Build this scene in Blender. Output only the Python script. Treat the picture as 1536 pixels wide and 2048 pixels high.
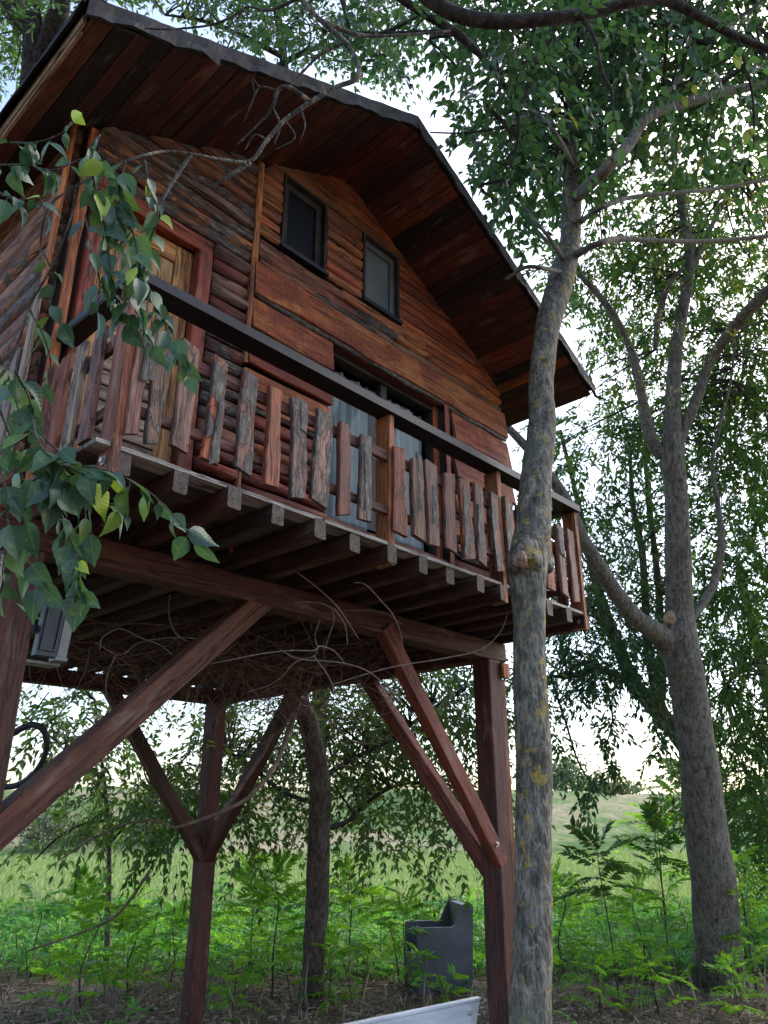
import bpy, math, random
import numpy as np
from mathutils import Matrix, Vector

# ------------------------------------------------------------------ clear
for o in list(bpy.data.objects):
    bpy.data.objects.remove(o, do_unlink=True)
scene = bpy.context.scene
COL = scene.collection
R = random.Random(7)
NR = np.random.default_rng(11)
H0 = 3.55                      # deck level above the ground

# ------------------------------------------------------------------ camera
YAW, PITCH, ROLL, FPX = 0.8235920876556635, 0.3798350836605555, -0.003016285015250211, 1541.7245
CAM = np.array([-1.3241720231898624, -3.634675012937681, -1.630050932185116 + H0])
_cy, _sy, _cp, _sp = math.cos(YAW), math.sin(YAW), math.cos(PITCH), math.sin(PITCH)
FW = np.array([_sy * _cp, _cy * _cp, _sp])
_r = np.array([_cy, -_sy, 0.0])
_u = np.cross(_r, FW)
RT = math.cos(ROLL) * _r + math.sin(ROLL) * _u
UP = -math.sin(ROLL) * _r + math.cos(ROLL) * _u
cam_d = bpy.data.cameras.new('camera')
cam_d.sensor_fit = 'VERTICAL'
cam_d.sensor_height = 36.0
cam_d.lens = 36.0 * FPX / 2048.0
cam_d.clip_start = 0.05
cam_d.clip_end = 2000
cam = bpy.data.objects.new('camera', cam_d)
COL.objects.link(cam)
cam.matrix_world = Matrix(((RT[0], UP[0], -FW[0], CAM[0]), (RT[1], UP[1], -FW[1], CAM[1]), (RT[2], UP[2], -FW[2], CAM[2]), (0, 0, 0, 1)))
scene.camera = cam

# ------------------------------------------------------------------ light
SUN_EL, SUN_AZ = math.radians(46), math.radians(100)   # azimuth: clockwise from +Y
world = bpy.data.worlds.new('World')
scene.world = world
world.use_nodes = True
wn = world.node_tree
for n in list(wn.nodes):
    wn.nodes.remove(n)
sky = wn.nodes.new('ShaderNodeTexSky')
sky.sky_type = 'NISHITA'
sky.sun_disc = False
sky.sun_elevation = SUN_EL
sky.sun_rotation = SUN_AZ
sky.air_density = 1.0
sky.dust_density = 2.6
sky.ozone_density = 1.0
bg = wn.nodes.new('ShaderNodeBackground')
bg.inputs['Strength'].default_value = 0.15
wo = wn.nodes.new('ShaderNodeOutputWorld')
wn.links.new(sky.outputs[0], bg.inputs[0])
wn.links.new(bg.outputs[0], wo.inputs[0])
sun_d = bpy.data.lights.new('sun', 'SUN')
sun_d.energy = 0.9
sun_d.angle = math.radians(35)
sun_d.color = (1.0, 0.95, 0.88)
sun = bpy.data.objects.new('sun', sun_d)
COL.objects.link(sun)
_sd = Vector((math.sin(SUN_AZ) * math.cos(SUN_EL), math.cos(SUN_AZ) * math.cos(SUN_EL), math.sin(SUN_EL)))
sun.rotation_euler = _sd.to_track_quat('Z', 'Y').to_euler()
sun.location = _sd * 30
scene.view_settings.view_transform = 'Standard'
scene.view_settings.look = 'None'
scene.view_settings.gamma = 1.0
scene.view_settings.exposure = 1.6
scene.render.engine = 'CYCLES'
scene.cycles.max_bounces = 8
scene.cycles.diffuse_bounces = 3
scene.cycles.transparent_max_bounces = 16
scene.cycles.use_denoising = True
scene.cycles.sample_clamp_indirect = 4.0

# ------------------------------------------------------------------ geometry from the view
def ray(px, py):
    return FW + RT * ((px - 768.0) / FPX) + UP * ((1024.0 - py) / FPX)
def at(px, py, d):
    return CAM + ray(px, py) * d
def on_y(px, py, Y):
    d = ray(px, py); return CAM + d * ((Y - CAM[1]) / d[1])
def on_ground(px, py, z=0.0):
    d = ray(px, py); return CAM + d * ((z - CAM[2]) / d[2])
def proj(p):
    d = np.asarray(p) - CAM
    z = d @ FW
    return 768 + FPX * (d @ RT) / z, 1024 - FPX * (d @ UP) / z

# ------------------------------------------------------------------ materials
def new_mat(name):
    m = bpy.data.materials.new(name)
    m.use_nodes = True
    nt = m.node_tree
    for n in list(nt.nodes):
        nt.nodes.remove(n)
    return m, nt
def N(nt, t, **kw):
    n = nt.nodes.new(t)
    for k, v in kw.items():
        if k in n.inputs.keys():
            n.inputs[k].default_value = v
        else:
            setattr(n, k, v)
    return n
def L(nt, a, b):
    nt.links.new(a, b)
def math_n(nt, op, a, b=None, clamp=False):
    n = nt.nodes.new('ShaderNodeMath'); n.operation = op; n.use_clamp = clamp
    for i, v in enumerate((a, b)):
        if v is None: continue
        if isinstance(v, (int, float)): n.inputs[i].default_value = v
        else: nt.links.new(v, n.inputs[i])
    return n.outputs[0]
def mixc(nt, fac, a, b, blend='MIX'):
    n = nt.nodes.new('ShaderNodeMix'); n.data_type = 'RGBA'; n.blend_type = blend
    for i, v in ((0, fac), (6, a), (7, b)):
        if isinstance(v, (int, float)): n.inputs[i].default_value = v
        elif isinstance(v, tuple): n.inputs[i].default_value = (*v[:3], 1)
        else: nt.links.new(v, n.inputs[i])
    return n.outputs[2]
def ramp(nt, fac, stops):
    n = nt.nodes.new('ShaderNodeValToRGB')
    e = n.color_ramp.elements
    while len(e) < len(stops): e.new(0.5)
    for i, (p, c) in enumerate(stops):
        e[i].position = p
        e[i].color = (*c, 1) if isinstance(c, tuple) else (c, c, c, 1)
    nt.links.new(fac, n.inputs[0])
    return n.outputs[0]
def mapped(nt, coord, scale, rand=None):
    m = nt.nodes.new('ShaderNodeMapping')
    m.inputs['Scale'].default_value = scale
    nt.links.new(coord, m.inputs['Vector'])
    if rand is not None:
        nt.links.new(rand, m.inputs['Location'])
    return m.outputs[0]
def noise(nt, vec, scale, detail=4.0, rough=0.55, dist=0.0):
    n = nt.nodes.new('ShaderNodeTexNoise')
    n.inputs['Scale'].default_value = scale; n.inputs['Detail'].default_value = detail
    n.inputs['Roughness'].default_value = rough; n.inputs['Distortion'].default_value = dist
    nt.links.new(vec, n.inputs['Vector'])
    return n.outputs['Fac']
def finish(nt, color, rough, bump_h=None, bump_s=0.3, bump_d=0.01, spec=0.3, extra=None):
    p = nt.nodes.new('ShaderNodeBsdfPrincipled')
    if isinstance(color, tuple): p.inputs['Base Color'].default_value = (*color, 1)
    else: nt.links.new(color, p.inputs['Base Color'])
    if isinstance(rough, (int, float)): p.inputs['Roughness'].default_value = rough
    else: nt.links.new(rough, p.inputs['Roughness'])
    p.inputs['Specular IOR Level'].default_value = spec
    if bump_h is not None:
        b = nt.nodes.new('ShaderNodeBump')
        b.inputs['Strength'].default_value = bump_s; b.inputs['Distance'].default_value = bump_d
        nt.links.new(bump_h, b.inputs['Height']); nt.links.new(b.outputs[0], p.inputs['Normal'])
    o = nt.nodes.new('ShaderNodeOutputMaterial')
    nt.links.new(p.outputs[0], o.inputs[0])
    return p

def make_wood(name, saw=0.0, gloss=0.55, dirt=0.5, dk=(0.36, 0.27, 0.26), lt=(1.55, 1.55, 1.5)):
    """stained board: colour from the object, grain along local X, bark flakes by the object's alpha"""
    m, nt = new_mat(name)
    tc = N(nt, 'ShaderNodeTexCoord'); oi = N(nt, 'ShaderNodeObjectInfo')
    cmb = N(nt, 'ShaderNodeCombineXYZ')
    for i, k in enumerate((37.0, 61.0, 83.0)):
        L(nt, math_n(nt, 'MULTIPLY', oi.outputs['Random'], k), cmb.inputs[i])
    rnd = cmb.outputs[0]
    base = tc.outputs['Object']
    g1 = noise(nt, mapped(nt, base, (2.4, 22, 22), rnd), 1.6, 6, 0.65, 1.2)
    g2 = noise(nt, mapped(nt, base, (5, 140, 140), rnd), 1.4, 3, 0.6, 0.3)
    patch = noise(nt, mapped(nt, base, (1.8, 5, 5), rnd), 1.6, 4, 0.6, 0.3)
    # knots
    vk = N(nt, 'ShaderNodeTexVoronoi'); vk.inputs['Scale'].default_value = 1.0; vk.inputs['Randomness'].default_value = 1.0
    L(nt, mapped(nt, base, (2.2, 7.0, 7.0), rnd), vk.inputs['Vector'])
    knot = ramp(nt, vk.outputs['Distance'], [(0.05, 1.0), (0.13, 0.0)])
    # broad colour: light and dark streaks of the stain
    dark = mixc(nt, 1.0, oi.outputs['Color'], dk, 'MULTIPLY')
    light = mixc(nt, 1.0, oi.outputs['Color'], lt, 'MULTIPLY')
    c = mixc(nt, ramp(nt, g1, [(0.32, 0.0), (0.68, 1.0)]), dark, light)
    c = mixc(nt, math_n(nt, 'MULTIPLY', ramp(nt, g2, [(0.35, 1.0), (0.6, 0.0)]), 0.55), c, dark)
    c = mixc(nt, math_n(nt, 'MULTIPLY', ramp(nt, patch, [(0.45, 0.0), (0.68, 1.0)]), dirt), c, (0.035, 0.022, 0.018))
    c = mixc(nt, math_n(nt, 'MULTIPLY', ramp(nt, patch, [(0.3, 1.0), (0.42, 0.0)]), 0.3), c, (0.30, 0.24, 0.19))
    c = mixc(nt, math_n(nt, 'MULTIPLY', knot, 0.8), c, (0.03, 0.014, 0.01))
    crk = noise(nt, mapped(nt, base, (0.9, 15, 15), rnd), 1.3, 3, 0.5, 0.7)
    crk = ramp(nt, math_n(nt, 'ABSOLUTE', math_n(nt, 'SUBTRACT', crk, 0.56)), [(0.008, 1.0), (0.022, 0.0)])
    c = mixc(nt, math_n(nt, 'MULTIPLY', crk, 0.55), c, (0.016, 0.009, 0.007))
    # weathered end grain
    sepn = N(nt, 'ShaderNodeSeparateXYZ'); L(nt, tc.outputs['Normal'], sepn.inputs[0])
    endm = ramp(nt, math_n(nt, 'ABSOLUTE', sepn.outputs[0]), [(0.85, 0.0), (0.95, 1.0)])
    c = mixc(nt, math_n(nt, 'MULTIPLY', endm, 0.7), c, ramp(nt, noise(nt, mapped(nt, base, (1, 60, 60), rnd), 1.0, 4, 0.6), [(0.3, (0.035, 0.028, 0.023)), (0.7, (0.15, 0.122, 0.10))]))
    h = math_n(nt, 'ADD', math_n(nt, 'MULTIPLY', g1, 0.5), math_n(nt, 'MULTIPLY', g2, 0.5))
    h = math_n(nt, 'SUBTRACT', h, math_n(nt, 'MULTIPLY', crk, 0.8))
    if saw > 0.4:
        drift = noise(nt, mapped(nt, base, (1.3, 2.2, 2.2), rnd), 1.3, 5, 0.6, 0.8)
        c = mixc(nt, math_n(nt, 'MULTIPLY', ramp(nt, drift, [(0.46, 0.0), (0.6, 1.0)]), 0.75), c, (0.13, 0.022, 0.016))
        c = mixc(nt, math_n(nt, 'MULTIPLY', ramp(nt, drift, [(0.36, 1.0), (0.46, 0.0)]), 0.55), c, (0.50, 0.20, 0.05))
    if saw > 0:
        wv = noise(nt, mapped(nt, base, (75, 2.5, 2.5), rnd), 1.0, 3, 0.6, 0.4)
        wv = ramp(nt, wv, [(0.42, 0.0), (0.62, 1.0)])
        c = mixc(nt, math_n(nt, 'MULTIPLY', math_n(nt, 'MULTIPLY', wv, ramp(nt, patch, [(0.35, 0.1), (0.6, 1.0)])), saw), c, dark)
        h = math_n(nt, 'ADD', h, math_n(nt, 'MULTIPLY', wv, 0.3))
    # bark
    bn = noise(nt, mapped(nt, base, (2.6, 7, 7), rnd), 2.2, 6, 0.62, 0.4)
    thr = math_n(nt, 'SUBTRACT', 1.0, oi.outputs['Alpha'])
    thr = math_n(nt, 'ADD', math_n(nt, 'MULTIPLY', thr, 0.42), 0.29)
    bm = math_n(nt, 'MULTIPLY', math_n(nt, 'SUBTRACT', bn, thr), 18.0, True)
    bm = math_n(nt, 'MULTIPLY', bm, math_n(nt, 'GREATER_THAN', oi.outputs['Alpha'], 0.02))
    vb = N(nt, 'ShaderNodeTexVoronoi'); vb.inputs['Scale'].default_value = 1.0
    L(nt, mapped(nt, base, (28, 60, 60), rnd), vb.inputs['Vector'])
    bn2 = noise(nt, mapped(nt, base, (14, 40, 40), rnd), 1.0, 5, 0.7)
    bark = ramp(nt, bn2, [(0.3, (0.018, 0.014, 0.012)), (0.5, (0.075, 0.058, 0.048)), (0.7, (0.24, 0.205, 0.18))])
    c = mixc(nt, bm, c, bark)
    h = math_n(nt, 'ADD', h, math_n(nt, 'MULTIPLY', bm, math_n(nt, 'ADD', bn2, 0.6)))
    finish(nt, c, gloss, h, 1.0, 0.012, 0.35)
    return m

M = {}
M['wood'] = make_wood('stained_wood')
M['sawn'] = make_wood('rough_sawn_wood', saw=0.7, gloss=0.62, dk=(0.5, 0.42, 0.40), lt=(1.35, 1.35, 1.3))
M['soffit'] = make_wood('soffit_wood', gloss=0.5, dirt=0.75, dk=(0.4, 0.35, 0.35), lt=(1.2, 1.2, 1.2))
M['timber'] = make_wood('timber', saw=0.0, gloss=0.6, dirt=0.45, dk=(0.42, 0.38, 0.38), lt=(1.35, 1.35, 1.35))

def make_plain(name, c1, c2, scale, rough, bump=0.2, spec=0.3, stretch=(1, 1, 1), detail=5):
    m, nt = new_mat(name)
    tc = N(nt, 'ShaderNodeTexCoord')
    n1 = noise(nt, mapped(nt, tc.outputs['Object'], stretch), scale, detail, 0.62)
    c = ramp(nt, n1, [(0.32, c1), (0.68, c2)])
    finish(nt, c, rough, n1, bump, 0.01, spec)
    return m
M['dark_rail'] = make_plain('black_stained_rail', (0.003, 0.003, 0.004), (0.014, 0.014, 0.017), 9, 0.5, 0.4, 0.35, (0.35, 1, 1))
M['roof_sheet'] = make_plain('tarred_roof_sheet', (0.005, 0.005, 0.005), (0.032, 0.030, 0.029), 6, 0.7, 0.8, 0.25, (1, 1, 1), 8)
M['tar'] = make_plain('black_tar_paper', (0.005, 0.005, 0.005), (0.012, 0.012, 0.013), 6, 0.85, 0.5, 0.15)
M['dark_gap'] = make_plain('dark_wall_sheathing', (0.010, 0.007, 0.006), (0.022, 0.015, 0.012), 6, 0.9)
M['steel'] = make_plain('galvanised_bolt', (0.35, 0.36, 0.38), (0.55, 0.56, 0.57), 30, 0.35, 0.1, 0.6)
M['steel'].node_tree.nodes['Principled BSDF'].inputs['Metallic'].default_value = 0.8
M['white_paint'] = make_plain('weathered_white_paint', (0.50, 0.51, 0.53), (0.78, 0.79, 0.80), 7, 0.55, 0.25, 0.35, (0.3, 1, 3))
M['grey_plastic'] = make_plain('charcoal_plastic', (0.05, 0.053, 0.058), (0.10, 0.105, 0.115), 2.5, 0.5, 0.1, 0.4)
M['black_plastic'] = make_plain('dusty_black_plastic', (0.008, 0.009, 0.013), (0.035, 0.038, 0.050), 14, 0.45, 0.15, 0.5)
M['lamp_side'] = make_plain('grey_lamp_housing', (0.16, 0.16, 0.15), (0.30, 0.30, 0.28), 12, 0.45, 0.1, 0.4)
M['cable'] = make_plain('black_cable', (0.008, 0.008, 0.009), (0.02, 0.02, 0.022), 8, 0.5)
M['curtain'] = make_plain('off_white_curtain', (0.30, 0.305, 0.295), (0.42, 0.425, 0.41), 5, 0.9, 0.1, 0.1)
M['vine'] = make_plain('dry_vine', (0.06, 0.038, 0.03), (0.22, 0.15, 0.115), 12, 0.8)
M['vine_pale'] = make_plain('pale_dry_twig', (0.11, 0.085, 0.068), (0.27, 0.215, 0.175), 40, 0.8)
M['inside'] = make_plain('dim_interior', (0.03, 0.022, 0.018), (0.05, 0.036, 0.03), 3, 0.9)
M['window_film'] = make_plain('dark_window_mesh', (0.004, 0.005, 0.007), (0.008, 0.009, 0.012), 3, 0.6, 0.0, 0.15)
M['window_grey'] = make_plain('dusty_grey_pane', (0.10, 0.115, 0.11), (0.17, 0.185, 0.18), 2.5, 0.3, 0.0, 0.4)
M['window_frame'] = make_plain('brown_window_frame', (0.02, 0.016, 0.013), (0.06, 0.048, 0.04), 6, 0.7, 0.2, 0.2)

def make_glass():
    m, nt = new_mat('door_glass')
    t = N(nt, 'ShaderNodeBsdfTransparent'); t.inputs[0].default_value = (0.86, 0.9, 0.9, 1)
    g = N(nt, 'ShaderNodeBsdfGlossy'); g.inputs['Roughness'].default_value = 0.02
    f = N(nt, 'ShaderNodeFresnel'); f.inputs['IOR'].default_value = 1.5
    mx = N(nt, 'ShaderNodeMixShader')
    ge = N(nt, 'ShaderNodeNewGeometry')
    L(nt, math_n(nt, 'MULTIPLY', math_n(nt, 'MULTIPLY', f.outputs[0], 0.45, True), math_n(nt, 'SUBTRACT', 1.0, ge.outputs['Backfacing'])), mx.inputs[0])
    L(nt, t.outputs[0], mx.inputs[1]); L(nt, g.outputs[0], mx.inputs[2])
    o = N(nt, 'ShaderNodeOutputMaterial'); L(nt, mx.outputs[0], o.inputs[0])
    return m
M['glass'] = make_glass()

def make_bark(name, c_dark, c_mid, c_light, lichen=0.0, vscale=(22, 22, 6), fissure=0.5, lich_col=(0.36, 0.25, 0.04), pits=0.0):
    m, nt = new_mat(name)
    tc = N(nt, 'ShaderNodeTexCoord')
    b = tc.outputs['Object']
    v = N(nt, 'ShaderNodeTexVoronoi'); v.feature = 'DISTANCE_TO_EDGE'; v.inputs['Scale'].default_value = 1.0
    wob = noise(nt, b, 9, 3, 0.6)
    vv = N(nt, 'ShaderNodeVectorMath'); vv.operation = 'ADD'
    cw = N(nt, 'ShaderNodeCombineXYZ')
    for i in range(3): L(nt, math_n(nt, 'MULTIPLY', wob, 0.9), cw.inputs[i])
    L(nt, mapped(nt, b, vscale), vv.inputs[0]); L(nt, cw.outputs[0], vv.inputs[1])
    L(nt, vv.outputs[0], v.inputs['Vector'])
    n1 = noise(nt, mapped(nt, b, (1, 1, 0.35)), 26, 6, 0.68)
    n2 = noise(nt, b, 4.0, 4, 0.6)
    c = ramp(nt, n1, [(0.32, c_dark), (0.5, c_mid), (0.7, c_light)])
    edge = ramp(nt, v.outputs['Distance'], [(0.0, 1.0), (0.10, 0.0)])
    edge = math_n(nt, 'MULTIPLY', edge, ramp(nt, noise(nt, b, 16, 4, 0.6), [(0.42, 0.0), (0.6, 1.0)]))
    c = mixc(nt, math_n(nt, 'MULTIPLY', edge, fissure), c, c_light)
    c = mixc(nt, math_n(nt, 'MULTIPLY', ramp(nt, n2, [(0.5, 0.0), (0.7, 1.0)]), 0.5), c, c_dark)
    if pits > 0:
        vp = N(nt, 'ShaderNodeTexVoronoi'); vp.inputs['Scale'].default_value = 1.0
        L(nt, mapped(nt, b, (24, 24, 20)), vp.inputs['Vector'])
        c = mixc(nt, math_n(nt, 'MULTIPLY', ramp(nt, vp.outputs['Distance'], [(0.12, 1.0), (0.26, 0.0)]), pits), c, c_dark)
    if lichen > 0:
        n3 = noise(nt, b, 11, 8, 0.72, 0.2)
        lm = ramp(nt, n3, [(0.66 - lichen * 0.12, 0.0), (0.70 - lichen * 0.12, 1.0)])
        n4 = noise(nt, b, 60, 3, 0.6)
        lm = math_n(nt, 'MULTIPLY', lm, ramp(nt, n4, [(0.35, 0.25), (0.55, 1.0)]))
        c = mixc(nt, math_n(nt, 'MULTIPLY', lm, 0.85), c, lich_col)
        n5 = noise(nt, b, 3.2, 6, 0.65, 0.3)
        c = mixc(nt, math_n(nt, 'MULTIPLY', ramp(nt, n5, [(0.52, 0.0), (0.62, 1.0)]), 0.35), c, (0.13, 0.16, 0.12))
    h = math_n(nt, 'ADD', n1, math_n(nt, 'MULTIPLY', ramp(nt, v.outputs['Distance'], [(0.0, 0.0), (0.22, 1.0)]), 0.35))
    finish(nt, c, 0.85, h, 0.9, 0.012, 0.2)
    return m
M['bark_grey'] = make_bark('grey_fissured_bark', (0.033, 0.030, 0.025), (0.112, 0.102, 0.084), (0.33, 0.305, 0.25), 0.85, (46, 46, 11), 0.8)
M['bark_olive'] = make_bark('pitted_grey_bark', (0.03, 0.026, 0.022), (0.15, 0.13, 0.105), (0.23, 0.205, 0.17), 0.45, (26, 26, 18), 0.1, pits=0.9)
M['bark_brown'] = make_bark('scaly_brown_bark', (0.03, 0.022, 0.018), (0.085, 0.062, 0.05), (0.17, 0.13, 0.105), 0.2, (14, 14, 3.2), 0.15, (0.12, 0.10, 0.03))
M['bark_dark'] = make_bark('dark_branch_bark', (0.012, 0.010, 0.009), (0.035, 0.028, 0.024), (0.09, 0.075, 0.063), 0.0, (30, 30, 30), 0.1)
M['bark_twig'] = make_bark('lichened_twig_bark', (0.014, 0.011, 0.009), (0.055, 0.046, 0.038), (0.24, 0.21, 0.175), 0.35, (60, 60, 60), 0.2, (0.30, 0.27, 0.12))
M['bark_far'] = make_bark('far_olive_bark', (0.045, 0.04, 0.03), (0.12, 0.105, 0.075), (0.19, 0.165, 0.115), 0.0, (18, 18, 8), 0.2)

def make_leaf(name, stops, trans=(0.16, 0.30, 0.03), tw=0.45, rough=0.45, use_obj=False, spec=0.35):
    m, nt = new_mat(name)
    if use_obj:
        oi = N(nt, 'ShaderNodeObjectInfo'); fac = oi.outputs['Random']
        tc = N(nt, 'ShaderNodeTexCoord')
    else:
        a = N(nt, 'ShaderNodeAttribute'); a.attribute_name = 'tint'; fac = a.outputs['Fac']
    c = ramp(nt, fac, stops)
    bump = None
    if use_obj:
        c = mixc(nt, 1.0, c, oi.outputs['Color'], 'MULTIPLY')
        sep = N(nt, 'ShaderNodeSeparateXYZ'); L(nt, tc.outputs['Object'], sep.inputs[0])
        ay = math_n(nt, 'ABSOLUTE', sep.outputs[1])
        mid = ramp(nt, ay, [(0.0, 1.0), (0.02, 0.0)])
        w = N(nt, 'ShaderNodeTexWave'); w.inputs['Scale'].default_value = 2.6; w.inputs['Distortion'].default_value = 0.6
        cv = N(nt, 'ShaderNodeCombineXYZ')
        L(nt, math_n(nt, 'SUBTRACT', sep.outputs[0], math_n(nt, 'MULTIPLY', ay, 0.7)), cv.inputs[0])
        L(nt, cv.outputs[0], w.inputs['Vector'])
        c = mixc(nt, math_n(nt, 'MULTIPLY', mid, 0.5), c, (0.20, 0.28, 0.09))
        nb = noise(nt, tc.outputs['Object'], 3.0, 4, 0.6)
        c = mixc(nt, math_n(nt, 'MULTIPLY', ramp(nt, nb, [(0.62, 0.0), (0.72, 1.0)]), 0.5), c, (0.22, 0.24, 0.03))
        bump = N(nt, 'ShaderNodeBump'); bump.inputs['Strength'].default_value = 0.12; bump.inputs['Distance'].default_value = 0.004
        L(nt, w.outputs['Fac'], bump.inputs['Height'])
    p = N(nt, 'ShaderNodeBsdfPrincipled')
    L(nt, c, p.inputs['Base Color']); p.inputs['Roughness'].default_value = rough
    p.inputs['Specular IOR Level'].default_value = spec
    if bump: L(nt, bump.outputs[0], p.inputs['Normal'])
    t = N(nt, 'ShaderNodeBsdfTranslucent')
    L(nt, mixc(nt, 0.55, mixc(nt, 1.0, c, (2.2, 2.2, 1.6), 'MULTIPLY'), trans), t.inputs[0])
    mx = N(nt, 'ShaderNodeMixShader'); mx.inputs[0].default_value = tw
    L(nt, p.outputs[0], mx.inputs[1]); L(nt, t.outputs[0], mx.inputs[2])
    o = N(nt, 'ShaderNodeOutputMaterial'); L(nt, mx.outputs[0], o.inputs[0])
    return m
G = lambda *a: tuple(a)
M['leaf_dark'] = make_leaf('dark_green_leaf', [(0.0, (0.014, 0.040, 0.026)), (0.45, (0.026, 0.066, 0.034)), (0.9, (0.055, 0.110, 0.034)), (0.985, (0.26, 0.24, 0.04))], (0.085, 0.20, 0.03), 0.36)
M['leaf_mid'] = make_leaf('mid_green_leaf', [(0.0, (0.028, 0.070, 0.020)), (0.5, (0.054, 0.118, 0.025)), (0.93, (0.105, 0.165, 0.030)), (1.0, (0.22, 0.20, 0.04))], (0.10, 0.23, 0.03), 0.38)
M['leaf_olive'] = make_leaf('olive_leaf', [(0.0, (0.026, 0.050, 0.016)), (0.5, (0.048, 0.090, 0.022)), (0.92, (0.090, 0.130, 0.028)), (1.0, (0.16, 0.12, 0.03))], (0.13, 0.24, 0.03), 0.42)
M['leaf_bright'] = make_leaf('bright_green_leaflet', [(0.0, (0.05, 0.17, 0.018)), (0.5, (0.10, 0.26, 0.022)), (1.0, (0.18, 0.33, 0.03))], (0.32, 0.62, 0.03), 0.5)
M['leaf_herb'] = make_leaf('herb_green', [(0.0, (0.03, 0.115, 0.025)), (0.5, (0.055, 0.175, 0.035)), (1.0, (0.10, 0.23, 0.05))], (0.15, 0.42, 0.06), 0.45)
M['leaf_near'] = make_leaf('broad_green_leaf', [(0.0, (0.020, 0.054, 0.040)), (0.5, (0.030, 0.074, 0.050)), (1.0, (0.046, 0.105, 0.048))], (0.12, 0.28, 0.05), 0.24, 0.40, True, 0.45)
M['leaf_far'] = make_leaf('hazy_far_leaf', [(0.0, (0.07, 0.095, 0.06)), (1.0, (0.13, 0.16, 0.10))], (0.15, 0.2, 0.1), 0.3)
M['grass_field'] = make_leaf('field_grass_blade', [(0.0, (0.14, 0.23, 0.075)), (0.5, (0.22, 0.31, 0.12)), (1.0, (0.36, 0.37, 0.21))], (0.24, 0.32, 0.08), 0.35)
M['litter'] = make_leaf('dry_litter', [(0.0, (0.06, 0.042, 0.03)), (0.5, (0.19, 0.14, 0.095)), (1.0, (0.38, 0.30, 0.21))], (0.10, 0.07, 0.04), 0.1)
M['flower'] = make_leaf('pale_seed_cluster', [(0.0, (0.13, 0.16, 0.03)), (1.0, (0.30, 0.30, 0.07))], (0.35, 0.35, 0.06), 0.4)

def make_ground():
    m, nt = new_mat('ground_soil_and_grass')
    tc = N(nt, 'ShaderNodeTexCoord'); b = tc.outputs['Object']
    n1 = noise(nt, b, 0.9, 7, 0.65); n2 = noise(nt, b, 9, 6, 0.7); n3 = noise(nt, b, 0.12, 4, 0.55)
    soil = ramp(nt, n2, [(0.3, (0.04, 0.029, 0.021)), (0.5, (0.13, 0.098, 0.072)), (0.7, (0.27, 0.215, 0.16))])
    herb = ramp(nt, n2, [(0.3, (0.018, 0.045, 0.012)), (0.7, (0.06, 0.13, 0.03))])
    field = ramp(nt, math_n(nt, 'ADD', math_n(nt, 'MULTIPLY', n2, 0.5), math_n(nt, 'MULTIPLY', n3, 0.5)), [(0.35, (0.13, 0.21, 0.065)), (0.5, (0.22, 0.30, 0.11)), (0.65, (0.34, 0.35, 0.19))])
    dot = N(nt, 'ShaderNodeVectorMath'); dot.operation = 'DOT_PRODUCT'
    L(nt, b, dot.inputs[0]); dot.inputs[1].default_value = (0.733, 0.68, 0)
    s = math_n(nt, 'ADD', dot.outputs['Value'], math_n(nt, 'MULTIPLY', n1, 3.0))
    c = mixc(nt, ramp(nt, math_n(nt, 'DIVIDE', s, 60.0), [(0.15, 0.0), (0.20, 1.0)]), soil, herb)
    c = mixc(nt, ramp(nt, math_n(nt, 'DIVIDE', s, 60.0), [(0.29, 0.0), (0.33, 1.0)]), c, field)
    finish(nt, c, 0.95, n2, 0.6, 0.03, 0.1)
    return m
M['ground'] = make_ground()
def make_dyke():
    m, nt = new_mat('dry_grass_slope')
    tc = N(nt, 'ShaderNodeTexCoord'); b = tc.outputs['Object']
    n1 = noise(nt, mapped(nt, b, (1, 1, 1)), 0.16, 5, 0.6, 0.4); n2 = noise(nt, b, 1.6, 7, 0.75)
    s = math_n(nt, 'ADD', math_n(nt, 'MULTIPLY', n1, 0.6), math_n(nt, 'MULTIPLY', n2, 0.4))
    c = ramp(nt, s, [(0.42, (0.06, 0.12, 0.04)), (0.50, (0.13, 0.19, 0.07)), (0.555, (0.24, 0.23, 0.14)), (0.63, (0.35, 0.27, 0.20))])
    finish(nt, c, 0.95, n2, 0.7, 0.15, 0.1)
    return m
M['dyke'] = make_dyke()

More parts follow.
